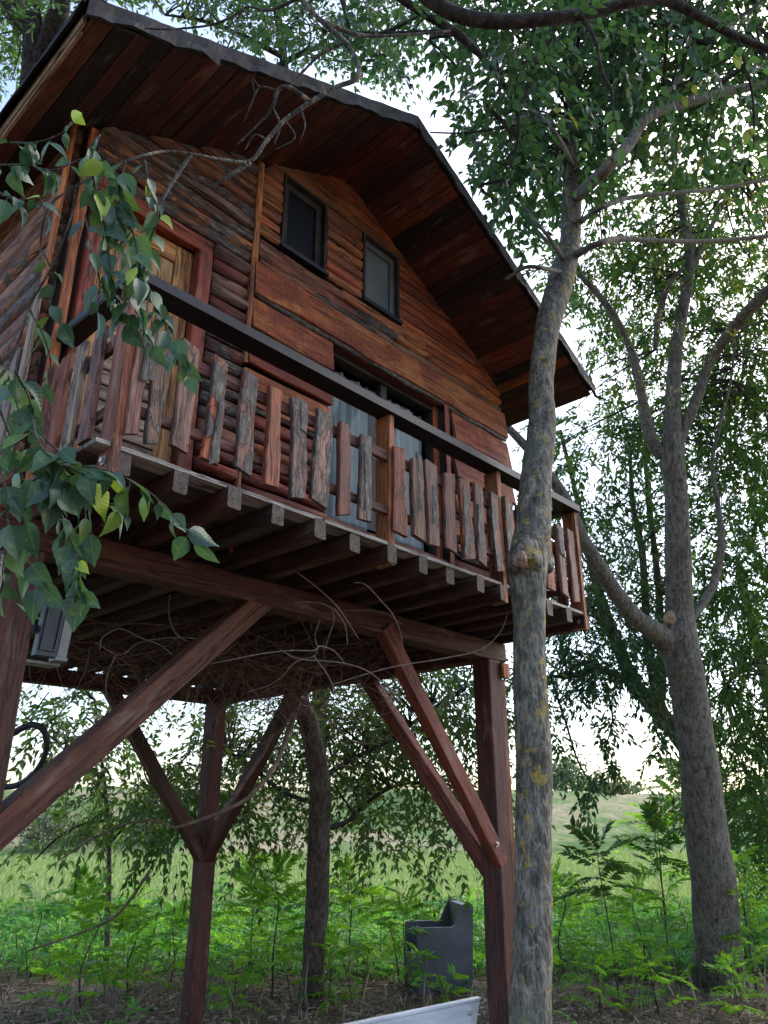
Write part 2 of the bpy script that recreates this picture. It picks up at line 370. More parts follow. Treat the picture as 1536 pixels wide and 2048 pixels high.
# ------------------------------------------------------------------ mesh helpers
def tag(o, label=None, cat=None, group=None, kind=None):
    if label: o['label'] = label
    if cat: o['category'] = cat
    if group: o['group'] = group
    if kind: o['kind'] = kind
    return o
def link(o, parent=None):
    COL.objects.link(o)
    if parent is not None: o.parent = parent
    return o
def empty(name, loc=(0, 0, 0)):
    o = bpy.data.objects.new(name, None); o.location = loc; o.empty_display_size = 0.2
    return link(o)
def mesh_obj(name, verts, faces, mat, parent=None, color=None, smooth=False, mw=None):
    me = bpy.data.meshes.new(name)
    me.from_pydata([tuple(v) for v in verts], [], faces)
    if smooth: me.shade_smooth()
    if mat is not None: me.materials.append(mat)
    o = bpy.data.objects.new(name, me)
    link(o, parent)
    if mw is not None: o.matrix_world = mw
    if color is not None: o.color = color
    return o
class MB:
    def __init__(s): s.v = []; s.f = []
    def add(s, v, f):
        k = len(s.v); s.v += [tuple(p) for p in v]; s.f += [tuple(i + k for i in q) for q in f]
    def box(s, a, b):
        (x0, y0, z0), (x1, y1, z1) = a, b
        s.add([(x0, y0, z0), (x1, y0, z0), (x1, y1, z0), (x0, y1, z0), (x0, y0, z1), (x1, y0, z1), (x1, y1, z1), (x0, y1, z1)],
              [(0, 3, 2, 1), (4, 5, 6, 7), (0, 1, 5, 4), (1, 2, 6, 5), (2, 3, 7, 6), (3, 0, 4, 7)])
    def hexa(s, p):       # 8 corner points in the order of box
        s.add(p, [(0, 3, 2, 1), (4, 5, 6, 7), (0, 1, 5, 4), (1, 2, 6, 5), (2, 3, 7, 6), (3, 0, 4, 7)])
    def obj(s, name, mat, parent=None, color=None, smooth=False):
        return mesh_obj(name, s.v, s.f, mat, parent, color, smooth)
def wobble(rng, n_terms=5, base=1.0):
    t = [(rng.uniform(0.7, 1.3) * base * (1.9 ** k), rng.uniform(0, 6.28), 0.62 ** k) for k in range(n_terms)]
    tot = sum(a for _, _, a in t)
    return lambda x: sum(a * math.sin(f * x + p) for f, p, a in t) / tot

FRONT = Matrix.Identity(3)                                             # local X -> world X, local -Y faces the camera
LEFT = Matrix(((0, 1, 0), (-1, 0, 0), (0, 0, 1)))                       # local X -> -Y, local -Y -> -X
UPR = Matrix(((0, 0, -1), (0, 1, 0), (1, 0, 0)))                        # local X -> +Z, local -Y -> -Y
UPL = Matrix(((0, 1, 0), (0, 0, 1), (1, 0, 0)))                         # local X -> +Z, local -Y -> -X
def frame_mw(rot, loc):
    m = rot.to_4x4(); m.translation = Vector(loc); return m

def plank(name, center, length, height, thick, mat, parent, color, bark=0.0, rot=FRONT, style='flat', wan=(0.0, 0.0),
          ends=(0.0, 0.0), tilt=0.0, seg=0.13, lean=0.0, shrink=None):
    """a board: runs along local X, stands on local Z, back at local y=0, face at -thick.
    ends = extra run of the two top corners (raking ends); wan = live-edge amplitude bottom/top"""
    rng = random.Random(R.random())
    n = max(2, int(length / seg))
    wb, wt = wobble(rng, 5, 5.0), wobble(rng, 5, 5.0)
    wf, wl = wobble(rng, 3, 3.0), wobble(rng, 2, 1.5)
    verts, faces = [], []
    hx = length / 2
    for i in range(n + 1):
        t = i / n
        lo = -height / 2 + wan[0] * wb(t * length) + lean * wl(t * length)
        hi = height / 2 + wan[1] * wt(t * length) + lean * wl(t * length)
        h = hi - lo
        th = thick * (1 + 0.10 * wf(t * length))
        if shrink is not None:
            k = 1 - shrink * (2 * t - 1) ** 4
            mid = (lo + hi) / 2; lo = mid + (lo - mid) * k; hi = mid + (hi - mid) * k; h = hi - lo
        if style == 'slab':
            prof = [(0, lo), (-0.45 * th, lo + 0.02 * h), (-0.85 * th, lo + 0.2 * h), (-th, lo + 0.5 * h), (-0.85 * th, lo + 0.8 * h), (-0.45 * th, lo + 0.98 * h), (0, hi)]
        elif style == 'waney':
            prof = [(0, lo), (-0.5 * th, lo + 0.01 * h), (-0.93 * th, lo + 0.13 * h), (-th, lo + 0.45 * h), (-0.96 * th, lo + 0.85 * h), (-0.5 * th, lo + 0.99 * h), (0, hi)]
        else:
            c = min(0.006, 0.2 * h, 0.3 * th)
            prof = [(0, lo), (-th + c, lo), (-th, lo + c), (-th, hi - c), (-th + c, hi), (0, hi)]
        for y, z in prof:
            f = (z - lo) / max(h, 1e-6)
            x0 = -hx + ends[0] * f; x1 = hx + ends[1] * f
            if i in (0, n):
                jx = rng.uniform(-0.003, 0.003)
            else: jx = 0
            verts.append((x0 + (x1 - x0) * t + jx, y - tilt * (1 - f) * height, z))
    k = len(prof)
    for i in range(n):
        for j in range(k):
            a, b = i * k + j, i * k + (j + 1) % k
            faces.append((a, b, b + k, a + k))
    faces.append(tuple(range(k))[::-1]); faces.append(tuple(range(n * k, n * k + k)))
    c4 = (color[0], color[1], color[2], bark)
    return mesh_obj(name, verts, faces, mat, parent, c4, style == 'slab', frame_mw(rot, (center[0], center[1], center[2] + H0)))

def bar(name, p0, p1, w, h, mat, parent, color, up=(0, 0, 1), bark=0.0, chamfer=0.008, seg=0.3, rough=0.003):
    """a squared timber from p0 to p1 (centre line, deck coordinates), w across, h along up"""
    p0, p1, up = Vector(p0), Vector(p1), Vector(up)
    d = p1 - p0; ln = d.length; x = d / ln
    z = (up - x * up.dot(x)).normalized(); y = z.cross(x)
    rng = random.Random(R.random())
    n = max(1, int(ln / seg)); c = chamfer
    base = [(-w / 2, -h / 2 + c), (-w / 2 + c, -h / 2), (w / 2 - c, -h / 2), (w / 2, -h / 2 + c), (w / 2, h / 2 - c), (w / 2 - c, h / 2), (-w / 2 + c, h / 2), (-w / 2, h / 2 - c)]
    verts, faces = [], []
    for i in range(n + 1):
        for (a, b) in base:
            verts.append((-ln / 2 + ln * i / n, a + rng.uniform(-rough, rough), b + rng.uniform(-rough, rough)))
    for i in range(n):
        for j in range(8):
            a, b = i * 8 + j, i * 8 + (j + 1) % 8
            faces.append((a, a + 8, b + 8, b))
    faces.append(tuple(range(8))); faces.append(tuple(range(n * 8, n * 8 + 8))[::-1])
    mw = Matrix(((x.x, y.x, z.x, 0), (x.y, y.y, z.y, 0), (x.z, y.z, z.z, 0), (0, 0, 0, 1)))
    mw.translation = (p0 + p1) / 2 + Vector((0, 0, H0))
    return mesh_obj(name, verts, faces, mat, parent, (*color[:3], bark), False, mw)

def bolt(name, p, nrm, r, parent):
    n = Vector(nrm).normalized(); q = n.to_track_quat('Z', 'Y').to_matrix()
    v, f = [], []
    for k, (rr, hh) in enumerate(((r * 1.7, 0.0), (r * 1.7, 0.004), (r, 0.004), (r, 0.016), (r * 0.5, 0.018))):
        for i in range(6):
            a = i * math.pi / 3; v.append(Vector(p) + Vector((0, 0, H0)) + q @ Vector((rr * math.cos(a), rr * math.sin(a), hh)))
    for k in range(4):
        for i in range(6):
            a, b = k * 6 + i, k * 6 + (i + 1) % 6; f.append((a, b, b + 6, a + 6))
    f.append(tuple(range(24, 30)))
    return mesh_obj(name, v, f, M['steel'], parent)

def catmull(pts, n):
    P = np.array(pts, float); out = []
    Q = np.vstack([2 * P[0] - P[1], P, 2 * P[-1] - P[-2]])
    for i in range(1, len(Q) - 2):
        for t in np.linspace(0, 1, n, endpoint=False):
            a, b, c, d = Q[i - 1], Q[i], Q[i + 1], Q[i + 2]
            out.append(0.5 * ((2 * b) + (c - a) * t + (2 * a - 5 * b + 4 * c - d) * t * t + (3 * b - a - 3 * c + d) * t ** 3))
    out.append(Q[-2])
    return np.array(out)
def tube_geo(pts, sides=8, sub=4, rough=0.0, seed=0, cap=True, disp=None):
    """pts rows (x, y, z, r); returns verts, faces"""
    C = catmull(pts, sub) if sub > 1 and len(pts) > 2 else np.array(pts, float)
    C[:, 3] = np.maximum(C[:, 3], 0.0006)
    rng = random.Random(seed)
    hs = [(rng.randint(1, 3), rng.uniform(0, 6.28), rng.uniform(1, 5), rng.uniform(0.4, 1)) for _ in range(5)]
    T = np.gradient(C[:, :3], axis=0); T /= np.linalg.norm(T, axis=1)[:, None] + 1e-9
    v, f = [], []
    ref = np.array([0.3, 0.9, 0.1]); s0 = 0.0
    for i in range(len(C)):
        t = T[i]
        u = ref - t * (ref @ t); u /= np.linalg.norm(u) + 1e-9; ref = u
        w = np.cross(t, u)
        if i: s0 += np.linalg.norm(C[i, :3] - C[i - 1, :3])
        for k in range(sides):
            a = 2 * math.pi * k / sides
            r = C[i, 3]
            if rough: r *= 1 + rough * sum(q * math.sin(m * a + p + fr * s0 * 2) for m, p, fr, q in hs) / 3
            v.append(C[i, :3] + (u * math.cos(a) + w * math.sin(a)) * r)
    if disp: v = relief(v, C, sides, *disp)
    for i in range(len(C) - 1):
        for k in range(sides):
            a, b = i * sides + k, i * sides + (k + 1) % sides
            f.append((a, b, b + sides, a + sides))
    if cap:
        f.append(tuple(range(sides))[::-1]); f.append(tuple(range((len(C) - 1) * sides, len(C) * sides)))
    return v, f

from mathutils import noise as mnoise
def relief(v, path, sides, kind, amp):
    C = path; out = []
    for i, q in enumerate(v):
        c = C[i // sides]; d = Vector(q) - Vector(c[:3]); r = d.length or 1e-6
        P = Vector(q)
        if kind == 'ridge': k = mnoise.ridged_multi_fractal(Vector((P.x * 17, P.y * 17, P.z * 5.5)), 1.0, 2.1, 4, 1.0, 2.0) * 0.5 - 0.6
        elif kind == 'scale': k = mnoise.turbulence(Vector((P.x * 11, P.y * 11, P.z * 4)), 4, True) - 0.6
        else: k = mnoise.noise(P * 14) * 0.6 + mnoise.noise(P * 34) * 0.5
        k += 0.8 * mnoise.noise(P * 4.0)
        out.append(tuple(P + d / r * (amp * k)))
    return out
def leaves_mesh(name, pos, dirs, nrm, length, width, mat, parent=None, tint=None, six=False):
    """many leaves in one mesh: arrays (n,3); each leaf folded along its midrib"""
    n = len(pos)
    d = dirs / (np.linalg.norm(dirs, axis=1)[:, None] + 1e-9)
    s = np.cross(d, nrm); s /= np.linalg.norm(s, axis=1)[:, None] + 1e-9
    nn = np.cross(s, d)
    Ln = length[:, None]; Wd = width[:, None]
    if six:
        prof = [(0, 0, 0), (0.28, 0.48, 0.10), (0.62, 0.40, 0.04), (1.0, 0.0, -0.14), (0.62, -0.40, 0.04), (0.28, -0.48, 0.10), (0.45, 0, -0.02)]
        tri = [(0, 1, 6), (1, 2, 6), (2, 3, 6), (3, 4, 6), (4, 5, 6), (5, 0, 6)]
    else:
        prof = [(0, 0, 0), (0.42, 0.5, 0.10), (1.0, 0.0, -0.06), (0.42, -0.5, 0.10)]
        tri = [(0, 1, 2), (0, 2, 3)]
    k = len(prof)
    V = np.empty((n, k, 3))
    for j, (a, b, c) in enumerate(prof):
        V[:, j] = pos + d * Ln * a + s * Wd * b + nn * (Wd * c * 2.3 if b else Ln * c)
    F = (np.arange(n)[:, None, None] * k + np.array(tri)[None]).reshape(-1)
    me = bpy.data.meshes.new(name)
    me.vertices.add(n * k); me.vertices.foreach_set('co', V.reshape(-1).astype(np.float32))
    nt = len(F) // 3
    me.loops.add(nt * 3); me.loops.foreach_set('vertex_index', F.astype(np.int32))
    me.polygons.add(nt); me.polygons.foreach_set('loop_start', (np.arange(nt) * 3).astype(np.int32))
    at_ = me.attributes.new('tint', 'FLOAT', 'POINT')
    if tint is None: tint = NR.random(n)
    at_.data.foreach_set('value', np.repeat(tint, k).astype(np.float32))
    me.materials.append(mat)
    me.update(calc_edges=True)
    o = bpy.data.objects.new(name, me)
    return link(o, parent)

def unit(a): return a / (np.linalg.norm(a, axis=-1, keepdims=True) + 1e-9)
def spray_leaves(org, dirs, ln, n_leaf, size, droop=0.25, spread=0.9, aspect=0.45, jitter=0.25):
    """pinnate sprays: returns arrays of leaf pos, dir, normal, length, width, spray index"""
    ns = len(org)
    t = (np.arange(n_leaf) + 0.6) / n_leaf
    side = np.where(np.arange(n_leaf) % 2 == 0, 1.0, -1.0)
    t = np.floor(np.arange(n_leaf) / 2) / max(1, (n_leaf - 1) // 2) * 0.8 + 0.2
    d = unit(dirs)
    up = np.tile(np.array([0, 0, 1.0]), (ns, 1)) + NR.normal(0, 0.35, (ns, 3))
    s = unit(np.cross(d, up)); nn = np.cross(s, d)
    T = t[None, :, None]
    P = org[:, None] + d[:, None] * T * ln[:, None, None]
    P = P + np.array([0, 0, -1.0]) * (T ** 2) * (droop * ln)[:, None, None]
    Dl = d[:, None] * (0.55 + 0.5 * T) + s[:, None] * side[None, :, None] * spread * (1.15 - T * 0.75)
    Dl = Dl + np.array([0, 0, -0.35]) * 1.0 + NR.normal(0, jitter, (ns, n_leaf, 3))
    Nl = nn[:, None] + NR.normal(0, jitter * 1.3, (ns, n_leaf, 3))
    sz = (size[:, None] * NR.uniform(0.7, 1.2, (ns, n_leaf)))
    idx = np.repeat(np.arange(ns), n_leaf)
    return P.reshape(-1, 3), unit(Dl.reshape(-1, 3)), unit(Nl.reshape(-1, 3)), sz.reshape(-1), sz.reshape(-1) * aspect, idx

W = 4.2; XR, ZR, SL = 2.12625, 3.35054, 0.52217
OV, EL, ER = 0.7872, 0.3686, 0.4139
BY = -0.784; DEPTH = 3.95
def sof(x): return ZR - SL * abs(x - XR)
# ================================================================== the setting
VD = np.array([0.7336, 0.6796]); VS = np.array([0.6796, -0.7336])      # view direction on the ground, and to its right
def gxy(s, l):    # s metres ahead of the camera, l metres to the right
    p = CAM[:2] + VD * s + VS * l
    return p
def ground_h(x, y):
    return 0.05 * math.sin(x * 0.9 + 1) * math.sin(y * 0.8) + 0.03 * math.sin(x * 2.1 + y * 1.7)
gv, gf = [], []
ss = [-40, -15, -5] + list(np.linspace(0, 30, 46)) + [35, 42, 50, 60, 80, 120, 200, 400, 900]
ll = [-700, -250, -90, -45] + list(np.linspace(-25, 25, 51)) + [45, 90, 250, 700]
for s in ss:
    for l in ll:
        p = gxy(s, l); near = 1.0 if s < 45 else 0.0
        gv.append((p[0], p[1], near * ground_h(p[0], p[1])))
nl = len(ll)
for i in range(len(ss) - 1):
    for j in range(nl - 1):
        gf.append((i * nl + j, i * nl + j + 1, (i + 1) * nl + j + 1, (i + 1) * nl + j))
tag(mesh_obj('ground', gv, gf, M['ground'], smooth=True), kind='structure')
# grassy dyke beyond the field
dv, df = [], []
prof = [(46, -0.3), (49, 0.35), (52, 1.1), (55, 1.95), (58, 2.85), (61, 3.6), (63, 3.95), (66, 4.05), (70, 3.9), (80, 1.0), (86, -0.5)]
ls = np.linspace(-140, 140, 180)
for s, h in prof:
    for l in ls:
        w = 0.14 * math.sin(l * 0.21) + 0.1 * math.sin(l * 0.53 + 1) + 0.06 * math.sin(l * 1.7 + s)
        p = gxy(s + 0.6 * math.sin(l * 0.09), l); dv.append((p[0], p[1], h + w * min(1, max(0, h)) - 0.006 * l * min(1, max(0, h))))
for i in range(len(prof) - 1):
    for j in range(len(ls) - 1):
        a = i * len(ls) + j; df.append((a, a + 1, a + 1 + len(ls), a + len(ls)))
tag(mesh_obj('dyke', dv, df, M['dyke'], smooth=True), 'low grassy dyke with dry brown and green patches beyond the field', kind='structure')

# ================================================================== the treehouse
house = tag(empty('treehouse', (0, 0, 0)), 'reddish-brown wooden treehouse on stilts with gable roof and railed balcony', 'treehouse')
RED, REDB, ORG, BRN, GRY, PINE, DRK, PALE = ((0.33, 0.060, 0.024), (0.20, 0.038, 0.022), (0.54, 0.175, 0.038), (0.27, 0.100, 0.042),
                                             (0.21, 0.165, 0.135), (0.52, 0.255, 0.085), (0.055, 0.030, 0.022), (0.42, 0.30, 0.21))
def var(c, a=0.26):
    k = R.uniform(1 - a, 1 + a); h = R.uniform(-0.06, 0.06)
    return (c[0] * k, c[1] * k * (1 + h), c[2] * k * (1 - h))
def mixcol(a, b, t): return tuple(x + (y - x) * t for x, y in zip(a, b))

# ---- wall sheathing with its openings
W1, W2, WW, WZB, WZT = 1.4638, 2.3179, 0.4393, 2.2636, 2.9334
SD = (1.985, 3.30, -0.20, 1.70)          # glass door opening
DO = (0.17, 0.80, -0.20, 1.80)           # plank door opening
mb = MB()
xs = [0, DO[0], DO[1], W1, W1 + WW, SD[0], W2, W2 + WW, SD[1], W]
xs = sorted(set(xs))
zs = sorted({-0.12, DO[3], SD[3], WZB, WZT})
def hole(xc, zc):
    for (a, b, c, d) in (DO, SD, (W1, W1 + WW, WZB, WZT), (W2, W2 + WW, WZB, WZT)):
        if a < xc < b and c < zc < d: return True
    return False
for i in range(len(xs) - 1):
    cuts = zs + [None]
    for j in range(len(zs)):
        x0, x1 = xs[i], xs[i + 1]; z0 = zs[j]
        top = zs[j + 1] if j + 1 < len(zs) else 9
        zc = (z0 + min(top, z0 + 0.02)) / 2
        if hole((x0 + x1) / 2, z0 + 0.01): continue
        xx = [x0] + ([XR] if x0 < XR < x1 else []) + [x1]
        for a, b in zip(xx[:-1], xx[1:]):
            ta, tb = min(top, sof(a) + 0.03), min(top, sof(b) + 0.03)
            if max(ta, tb) <= z0 + 1e-4: continue
            ta, tb = max(ta, z0), max(tb, z0)
            mb.hexa([(a, 0.0, z0 + H0), (b, 0.0, z0 + H0), (b, 0.06, z0 + H0), (a, 0.06, z0 + H0), (a, 0.0, ta + H0), (b, 0.0, tb + H0), (b, 0.06, tb + H0), (a, 0.06, ta + H0)])
fwall = mb.obj('front_wall', M['dark_gap'], house)
mb = MB(); mb.box((0.0, 0.06, -0.12 + H0), (0.06, DEPTH, sof(0) + H0)); lwall = mb.obj('side_wall', M['dark_gap'], house)
mb = MB(); mb.box((W - 0.06, 0.06, -0.12 + H0), (W, DEPTH, sof(W) + H0)); rwall = mb.obj('side_wall', M['dark_gap'], house)
mb = MB(); mb.box((0.06, DEPTH - 0.06, -0.12 + H0), (W - 0.06, DEPTH, sof(0) + H0))
mb.add([(0.06, DEPTH, sof(0) + H0), (W - 0.06, DEPTH, sof(0) + H0), (XR, DEPTH, sof(XR) + H0)], [(0, 1, 2)])
bwall = mb.obj('back_wall', M['inside'], house)
mb = MB(); mb.box((0.06, 0.06, -0.115 + H0), (W - 0.06, DEPTH - 0.06, -0.085 + H0)); floor_o = mb.obj('floor', M['inside'], house)

def rows(x0, x1, zs_, cols, y=-0.004, style='slab', thick=0.035, bark=0.0, wan=(0.006, 0.006), mat=None, name='siding_plank', clip=True, gap=0.012, tilt=0.0, parent=None):
    for k in range(len(zs_) - 1):
        za, zb = zs_[k], zs_[k + 1]
        h = zb - za - gap; zc = (za + zb) / 2
        a, b, ea, eb = x0, x1, 0.0, 0.0
        if clip:
            xl_b, xl_t = XR - (ZR - za) / SL, XR - (ZR - zb) / SL
            xr_b, xr_t = XR + (ZR - za) / SL, XR + (ZR - zb) / SL
            if xl_t > a:
                ea = xl_t - max(a, xl_b); a = max(a, xl_b)
            if xr_t < b:
                eb = xr_t - min(b, xr_b); b = min(b, xr_b)
            if b - a < 0.06 or (b + eb) - (a + ea) < 0.03: continue
        col = cols[k % len(cols)] if isinstance(cols, list) else cols
        plank(name, ((a + b) / 2, y - R.uniform(0, 0.012), zc), b - a, h, thick * R.uniform(0.85, 1.2), mat or M['wood'], parent or fwall, var(col), bark if not callable(bark) else bark(),
              FRONT, style, wan, (ea, eb), tilt)
def zsteps(a, b, h, j=0.012):
    n = max(1, round((b - a) / h)); z = [a + (b - a) * i / n for i in range(n + 1)]
    return [z[0]] + [q + R.uniform(-j, j) for q in z[1:-1]] + [z[-1]]
# left bay: waney slabs above the door, bark logs beside it
rows(0.055, 1.205, zsteps(1.93, 2.92, 0.098), [BRN, mixcol(BRN, ORG, .35), BRN, mixcol(BRN, GRY, .5), mixcol(BRN, RED, .4)], bark=lambda: R.choice([0.1, 0.3, 0.42, 0.55, 0.6]), wan=(0.025, 0.025), thick=0.042, style='waney')
rows(0.915, 1.20, zsteps(0.62, 1.92, 0.098), [mixcol(GRY, REDB, .5), mixcol(BRN, GRY, .4), REDB], bark=lambda: R.choice([0.3, 0.5, 0.65]), wan=(0.012, 0.012), thick=0.06)
rows(0.915, 1.20, zsteps(-0.1, 0.62, 0.12), [RED, REDB, BRN], bark=lambda: R.choice([0, 0.1, 0.3]), wan=(0.01, 0.01), thick=0.07)
rows(0.05, 0.09, zsteps(-0.1, 1.92, 0.12), [RED, REDB], bark=0.0, thick=0.04)
# gable boards round the two small windows
gz = [2.24 + 0.0975 * i for i in range(12)]
for (a, b) in ((1.265, W1 - 0.012), (W1 + WW + 0.012, W2 - 0.012), (W2 + WW + 0.012, W)):
    zz = [z + R.uniform(-0.008, 0.008) for z in gz if z < WZT + 0.02]; zz[-1] = WZT + 0.01
    smooth_side = a > 2.7
    rows(a, b, zz, [mixcol(BRN, ORG, .5), mixcol(RED, ORG, .35), mixcol(BRN, RED, .4), mixcol(BRN, ORG, .75)] if not smooth_side else [mixcol(RED, ORG, .4), mixcol(RED, BRN, .5), mixcol(RED, ORG, .25)],
         bark=(lambda: R.choice([0, 0.1, 0.25, 0.4])) if not smooth_side else 0.0, wan=(0.014, 0.014) if not smooth_side else (0.001, 0.001), thick=0.03 if not smooth_side else 0.022, style='waney' if not smooth_side else 'flat')
rows(1.265, W, [WZT + 0.01, WZT + 0.115, WZT + 0.215, WZT + 0.31, WZT + 0.40], [mixcol(BRN, ORG, .45), mixcol(RED, ORG, .4), mixcol(RED, BRN, .4)], bark=0.0, wan=(0.002, 0.002), thick=0.026, style='flat')
# irregular live-edge pieces under the windows
band = [(1.27, 2.10, 2.105, 2.205, BRN, 0.15), (2.08, 3.10, 2.13, 2.235, mixcol(BRN, ORG, .7), 0.0), (3.08, 4.19, 2.12, 2.235, mixcol(RED, ORG, .35), 0.0),
        (1.27, 2.30, 2.02, 2.115, mixcol(BRN, REDB, .5), 0.12), (2.24, 2.72, 2.045, 2.14, mixcol(DRK, GRY, .35), 0.5), (2.66, 3.15, 2.055, 2.15, mixcol(BRN, ORG, .5), 0.1), (3.1, 4.19, 2.04, 2.13, mixcol(ORG, RED, .3), 0.0),
        (1.28, 1.80, 1.965, 2.03, mixcol(BRN, RED, .3), 0.2), (1.75, 2.45, 1.955, 2.035, mixcol(DRK, GRY, .2), 0.55), (2.4, 3.3, 1.96, 2.05, mixcol(BRN, GRY, .3), 0.2), (3.25, 4.19, 1.965, 2.05, mixcol(DRK, BRN, .6), 0.1)]
for (a, b, z0, z1, c, bk) in band:
    plank('live_edge_plank', ((a + b) / 2, -0.008 - R.uniform(0, 0.014), (z0 + z1) / 2), b - a, z1 - z0, 0.042, M['wood'], fwall, var(c, .1), bk, FRONT, 'waney', (0.020, 0.020), shrink=0.25, lean=0.008)
# big rough-sawn boards with bark along the lower edge
def big_board(a, b, z0, z1, col, bk=True, tilt=0.10, y=-0.03):
    plank('rough_sawn_board', ((a + b) / 2, y, (z0 + z1) / 2), b - a, z1 - z0, 0.032, M['sawn'], fwall, col, 0.0, FRONT, 'flat', (0.016, 0.003), tilt=tilt)
    if bk:
        plank('bark_edge', ((a + b) / 2, y - 0.012, z0 - 0.006), (b - a) * 0.995, 0.045, 0.030, M['wood'], fwall, mixcol(DRK, BRN, .5), 0.95, FRONT, 'slab', (0.014, 0.012), tilt=tilt)
big_board(1.235, 4.235, 1.70, 1.975, mixcol(RED, ORG, .42))
big_board(1.24, 1.975, 1.41, 1.665, mixcol(RED, ORG, .25))
big_board(1.23, 1.97, 1.13, 1.375, RED, False)
big_board(1.225, 1.965, 0.84, 1.105, mixcol(RED, ORG, .5))
rows(1.235, 1.96, zsteps(-0.1, 0.82, 0.105), [RED, REDB, mixcol(RED, ORG, .3), REDB], bark=lambda: R.choice([0.0, 0.1, 0.25]), wan=(0.008, 0.008), thick=0.05)
big_board(3.40, 4.24, 1.38, 1.665, RED, True, 0.16)
big_board(3.39, 4.25, 1.03, 1.34, RED, True, 0.16)
big_board(3.38, 4.24, 0.70, 1.0, mixcol(RED, REDB, .3), True, 0.16)
big_board(3.38, 4.24, 0.36, 0.66, REDB, True, 0.12)
rows(3.38, 4.22, zsteps(-0.1, 0.34, 0.15), [REDB, RED], thick=0.04, bark=0.0)
# sill boards in front of the glass door
plank('sill_board', (2.64, -0.012, 0.10), 1.42, 0.36, 0.04, M['sawn'], fwall, mixcol(REDB, RED, .3), 0.0, FRONT, 'flat', (0.004, 0.01))
# vertical battens
plank('batten', (1.237, -0.035, 2.42), 0.89, 0.052, 0.02, M['wood'], fwall, mixcol(ORG, PINE, .4), 0.0, UPR, 'flat', (0.001, 0.001))
plank('batten', (1.213, -0.045, 1.55), 0.84, 0.034, 0.03, M['wood'], fwall, mixcol(ORG, BRN, .5), 0.15, UPR, 'flat', (0.010, 0.010))
plank('batten', (1.213, -0.055, 0.45), 1.25, 0.034, 0.03, M['wood'], fwall, mixcol(BRN, ORG, .3), 0.25, UPR, 'flat', (0.012, 0.012))
plank('corner_batten', (0.030, -0.012, 1.06), 2.32, 0.055, 0.025, M['wood'], fwall, mixcol(ORG, RED, .3), 0.1, UPR, 'flat', (0.006, 0.006))
plank('corner_slab', (W + 0.035, 0.02, 1.42), 0.62, 0.085, 0.03, M['wood'], rwall, mixcol(ORG, BRN, .3), 0.0, UPR, 'slab', (0.02, 0.02))
plank('corner_slab', (W + 0.030, 0.02, 0.80), 0.50, 0.08, 0.03, M['wood'], rwall, mixcol(ORG, RED, .4), 0.0, UPR, 'slab', (0.02, 0.02))
plank('corner_slab', (W + 0.030, 0.02, 0.28), 0.48, 0.07, 0.03, M['wood'], rwall, RED, 0.1, UPR, 'slab', (0.015, 0.015))
for k in range(18):
    z0 = -0.1 + k * 0.125
    if z0 + 0.12 > sof(W): break
    plank('siding_plank', (W + 0.002, DEPTH / 2 + 0.05, z0 + 0.06), DEPTH - 0.12, 0.118, 0.04, M['wood'], rwall, var(BRN), 0.2, Matrix(((0, -1, 0), (1, 0, 0), (0, 0, 1))), 'slab', (0.008, 0.008), seg=0.3)
# side wall of half logs
z = -0.22
k = 0
while z < sof(0) - 0.02:
    h = R.uniform(0.10, 0.15); h = min(h, sof(0) - z)
    if h < 0.04: break
    plank('log_slab', (-0.002, DEPTH / 2 + 0.02, z + h / 2), DEPTH - 0.06, h * 1.0, R.uniform(0.05, 0.075), M['wood'], lwall,
          var(R.choice([mixcol(BRN, ORG, .25), mixcol(BRN, RED, .3), BRN, mixcol(BRN, PALE, .35)])), R.choice([0.0, 0.15, 0.3, 0.45]), LEFT, 'slab', (0.012, 0.012), seg=0.15, lean=0.006)
    z += h + 0.004
plank('corner_batten', (-0.062, 0.028, 1.62), 1.2, 0.05, 0.022, M['wood'], lwall, ORG, 0.05, UPL, 'flat', (0.003, 0.003))
plank('corner_batten', (-0.066, 0.055, 0.55), 1.0, 0.07, 0.02, M['wood'], lwall, PALE, 0.15, UPL, 'flat', (0.006, 0.006))
plank('corner_batten', (-0.070, 0.18, 0.25), 0.9, 0.09, 0.02, M['wood'], lwall, mixcol(PALE, GRY, .5), 0.3, UPL, 'flat', (0.006, 0.006))

# ---- plank door
mb = MB(); mb.box((DO[0], 0.045, -0.1 + H0), (DO[1], 0.075, DO[3] + H0)); door = mb.obj('door', M['wood'], house, (*PINE, 0))
def dbox(name, a, b, col, mat='wood'):
    c = [(p + q) / 2 for p, q in zip(a, b)]
    vert = (b[2] - a[2]) > (b[0] - a[0])
    ln, ht = ((b[2] - a[2]), (b[0] - a[0])) if vert else ((b[0] - a[0]), (b[2] - a[2]))
    return plank(name, (c[0], b[1], c[2]), ln, ht, b[1] - a[1], M[mat], door, col, 0.0, UPR if vert else FRONT, 'flat', (0.001, 0.001))
dbox('door_stile', (0.68, 0.015, -0.1), (0.80, 0.045, 1.79), var(PINE, .05)); dbox('door_stile', (0.17, 0.015, -0.1), (0.28, 0.045, 1.79), var(PINE, .05))
dbox('door_rail', (0.285, 0.017, 1.66), (0.675, 0.045, 1.79), mixcol(PINE, ORG, .2)); dbox('door_rail', (0.285, 0.017, 0.86), (0.675, 0.045, 0.98), PINE)
for i in range(4):
    dbox('door_board', (0.285 + i * 0.0985, 0.032, 0.985), (0.285 + i * 0.0985 + 0.095, 0.045, 1.655), var(mixcol(PINE, PALE, .25), .1))
zz = -0.05
while zz < 0.80:
    dbox('door_board', (0.285, 0.012, zz), (0.675, 0.045, zz + 0.085), var(mixcol(PALE, GRY, .25), .15)); zz += 0.095
dbox('patch_board', (0.58, -0.004, 0.72), (0.665, 0.011, 1.0), mixcol(PINE, PALE, .5))
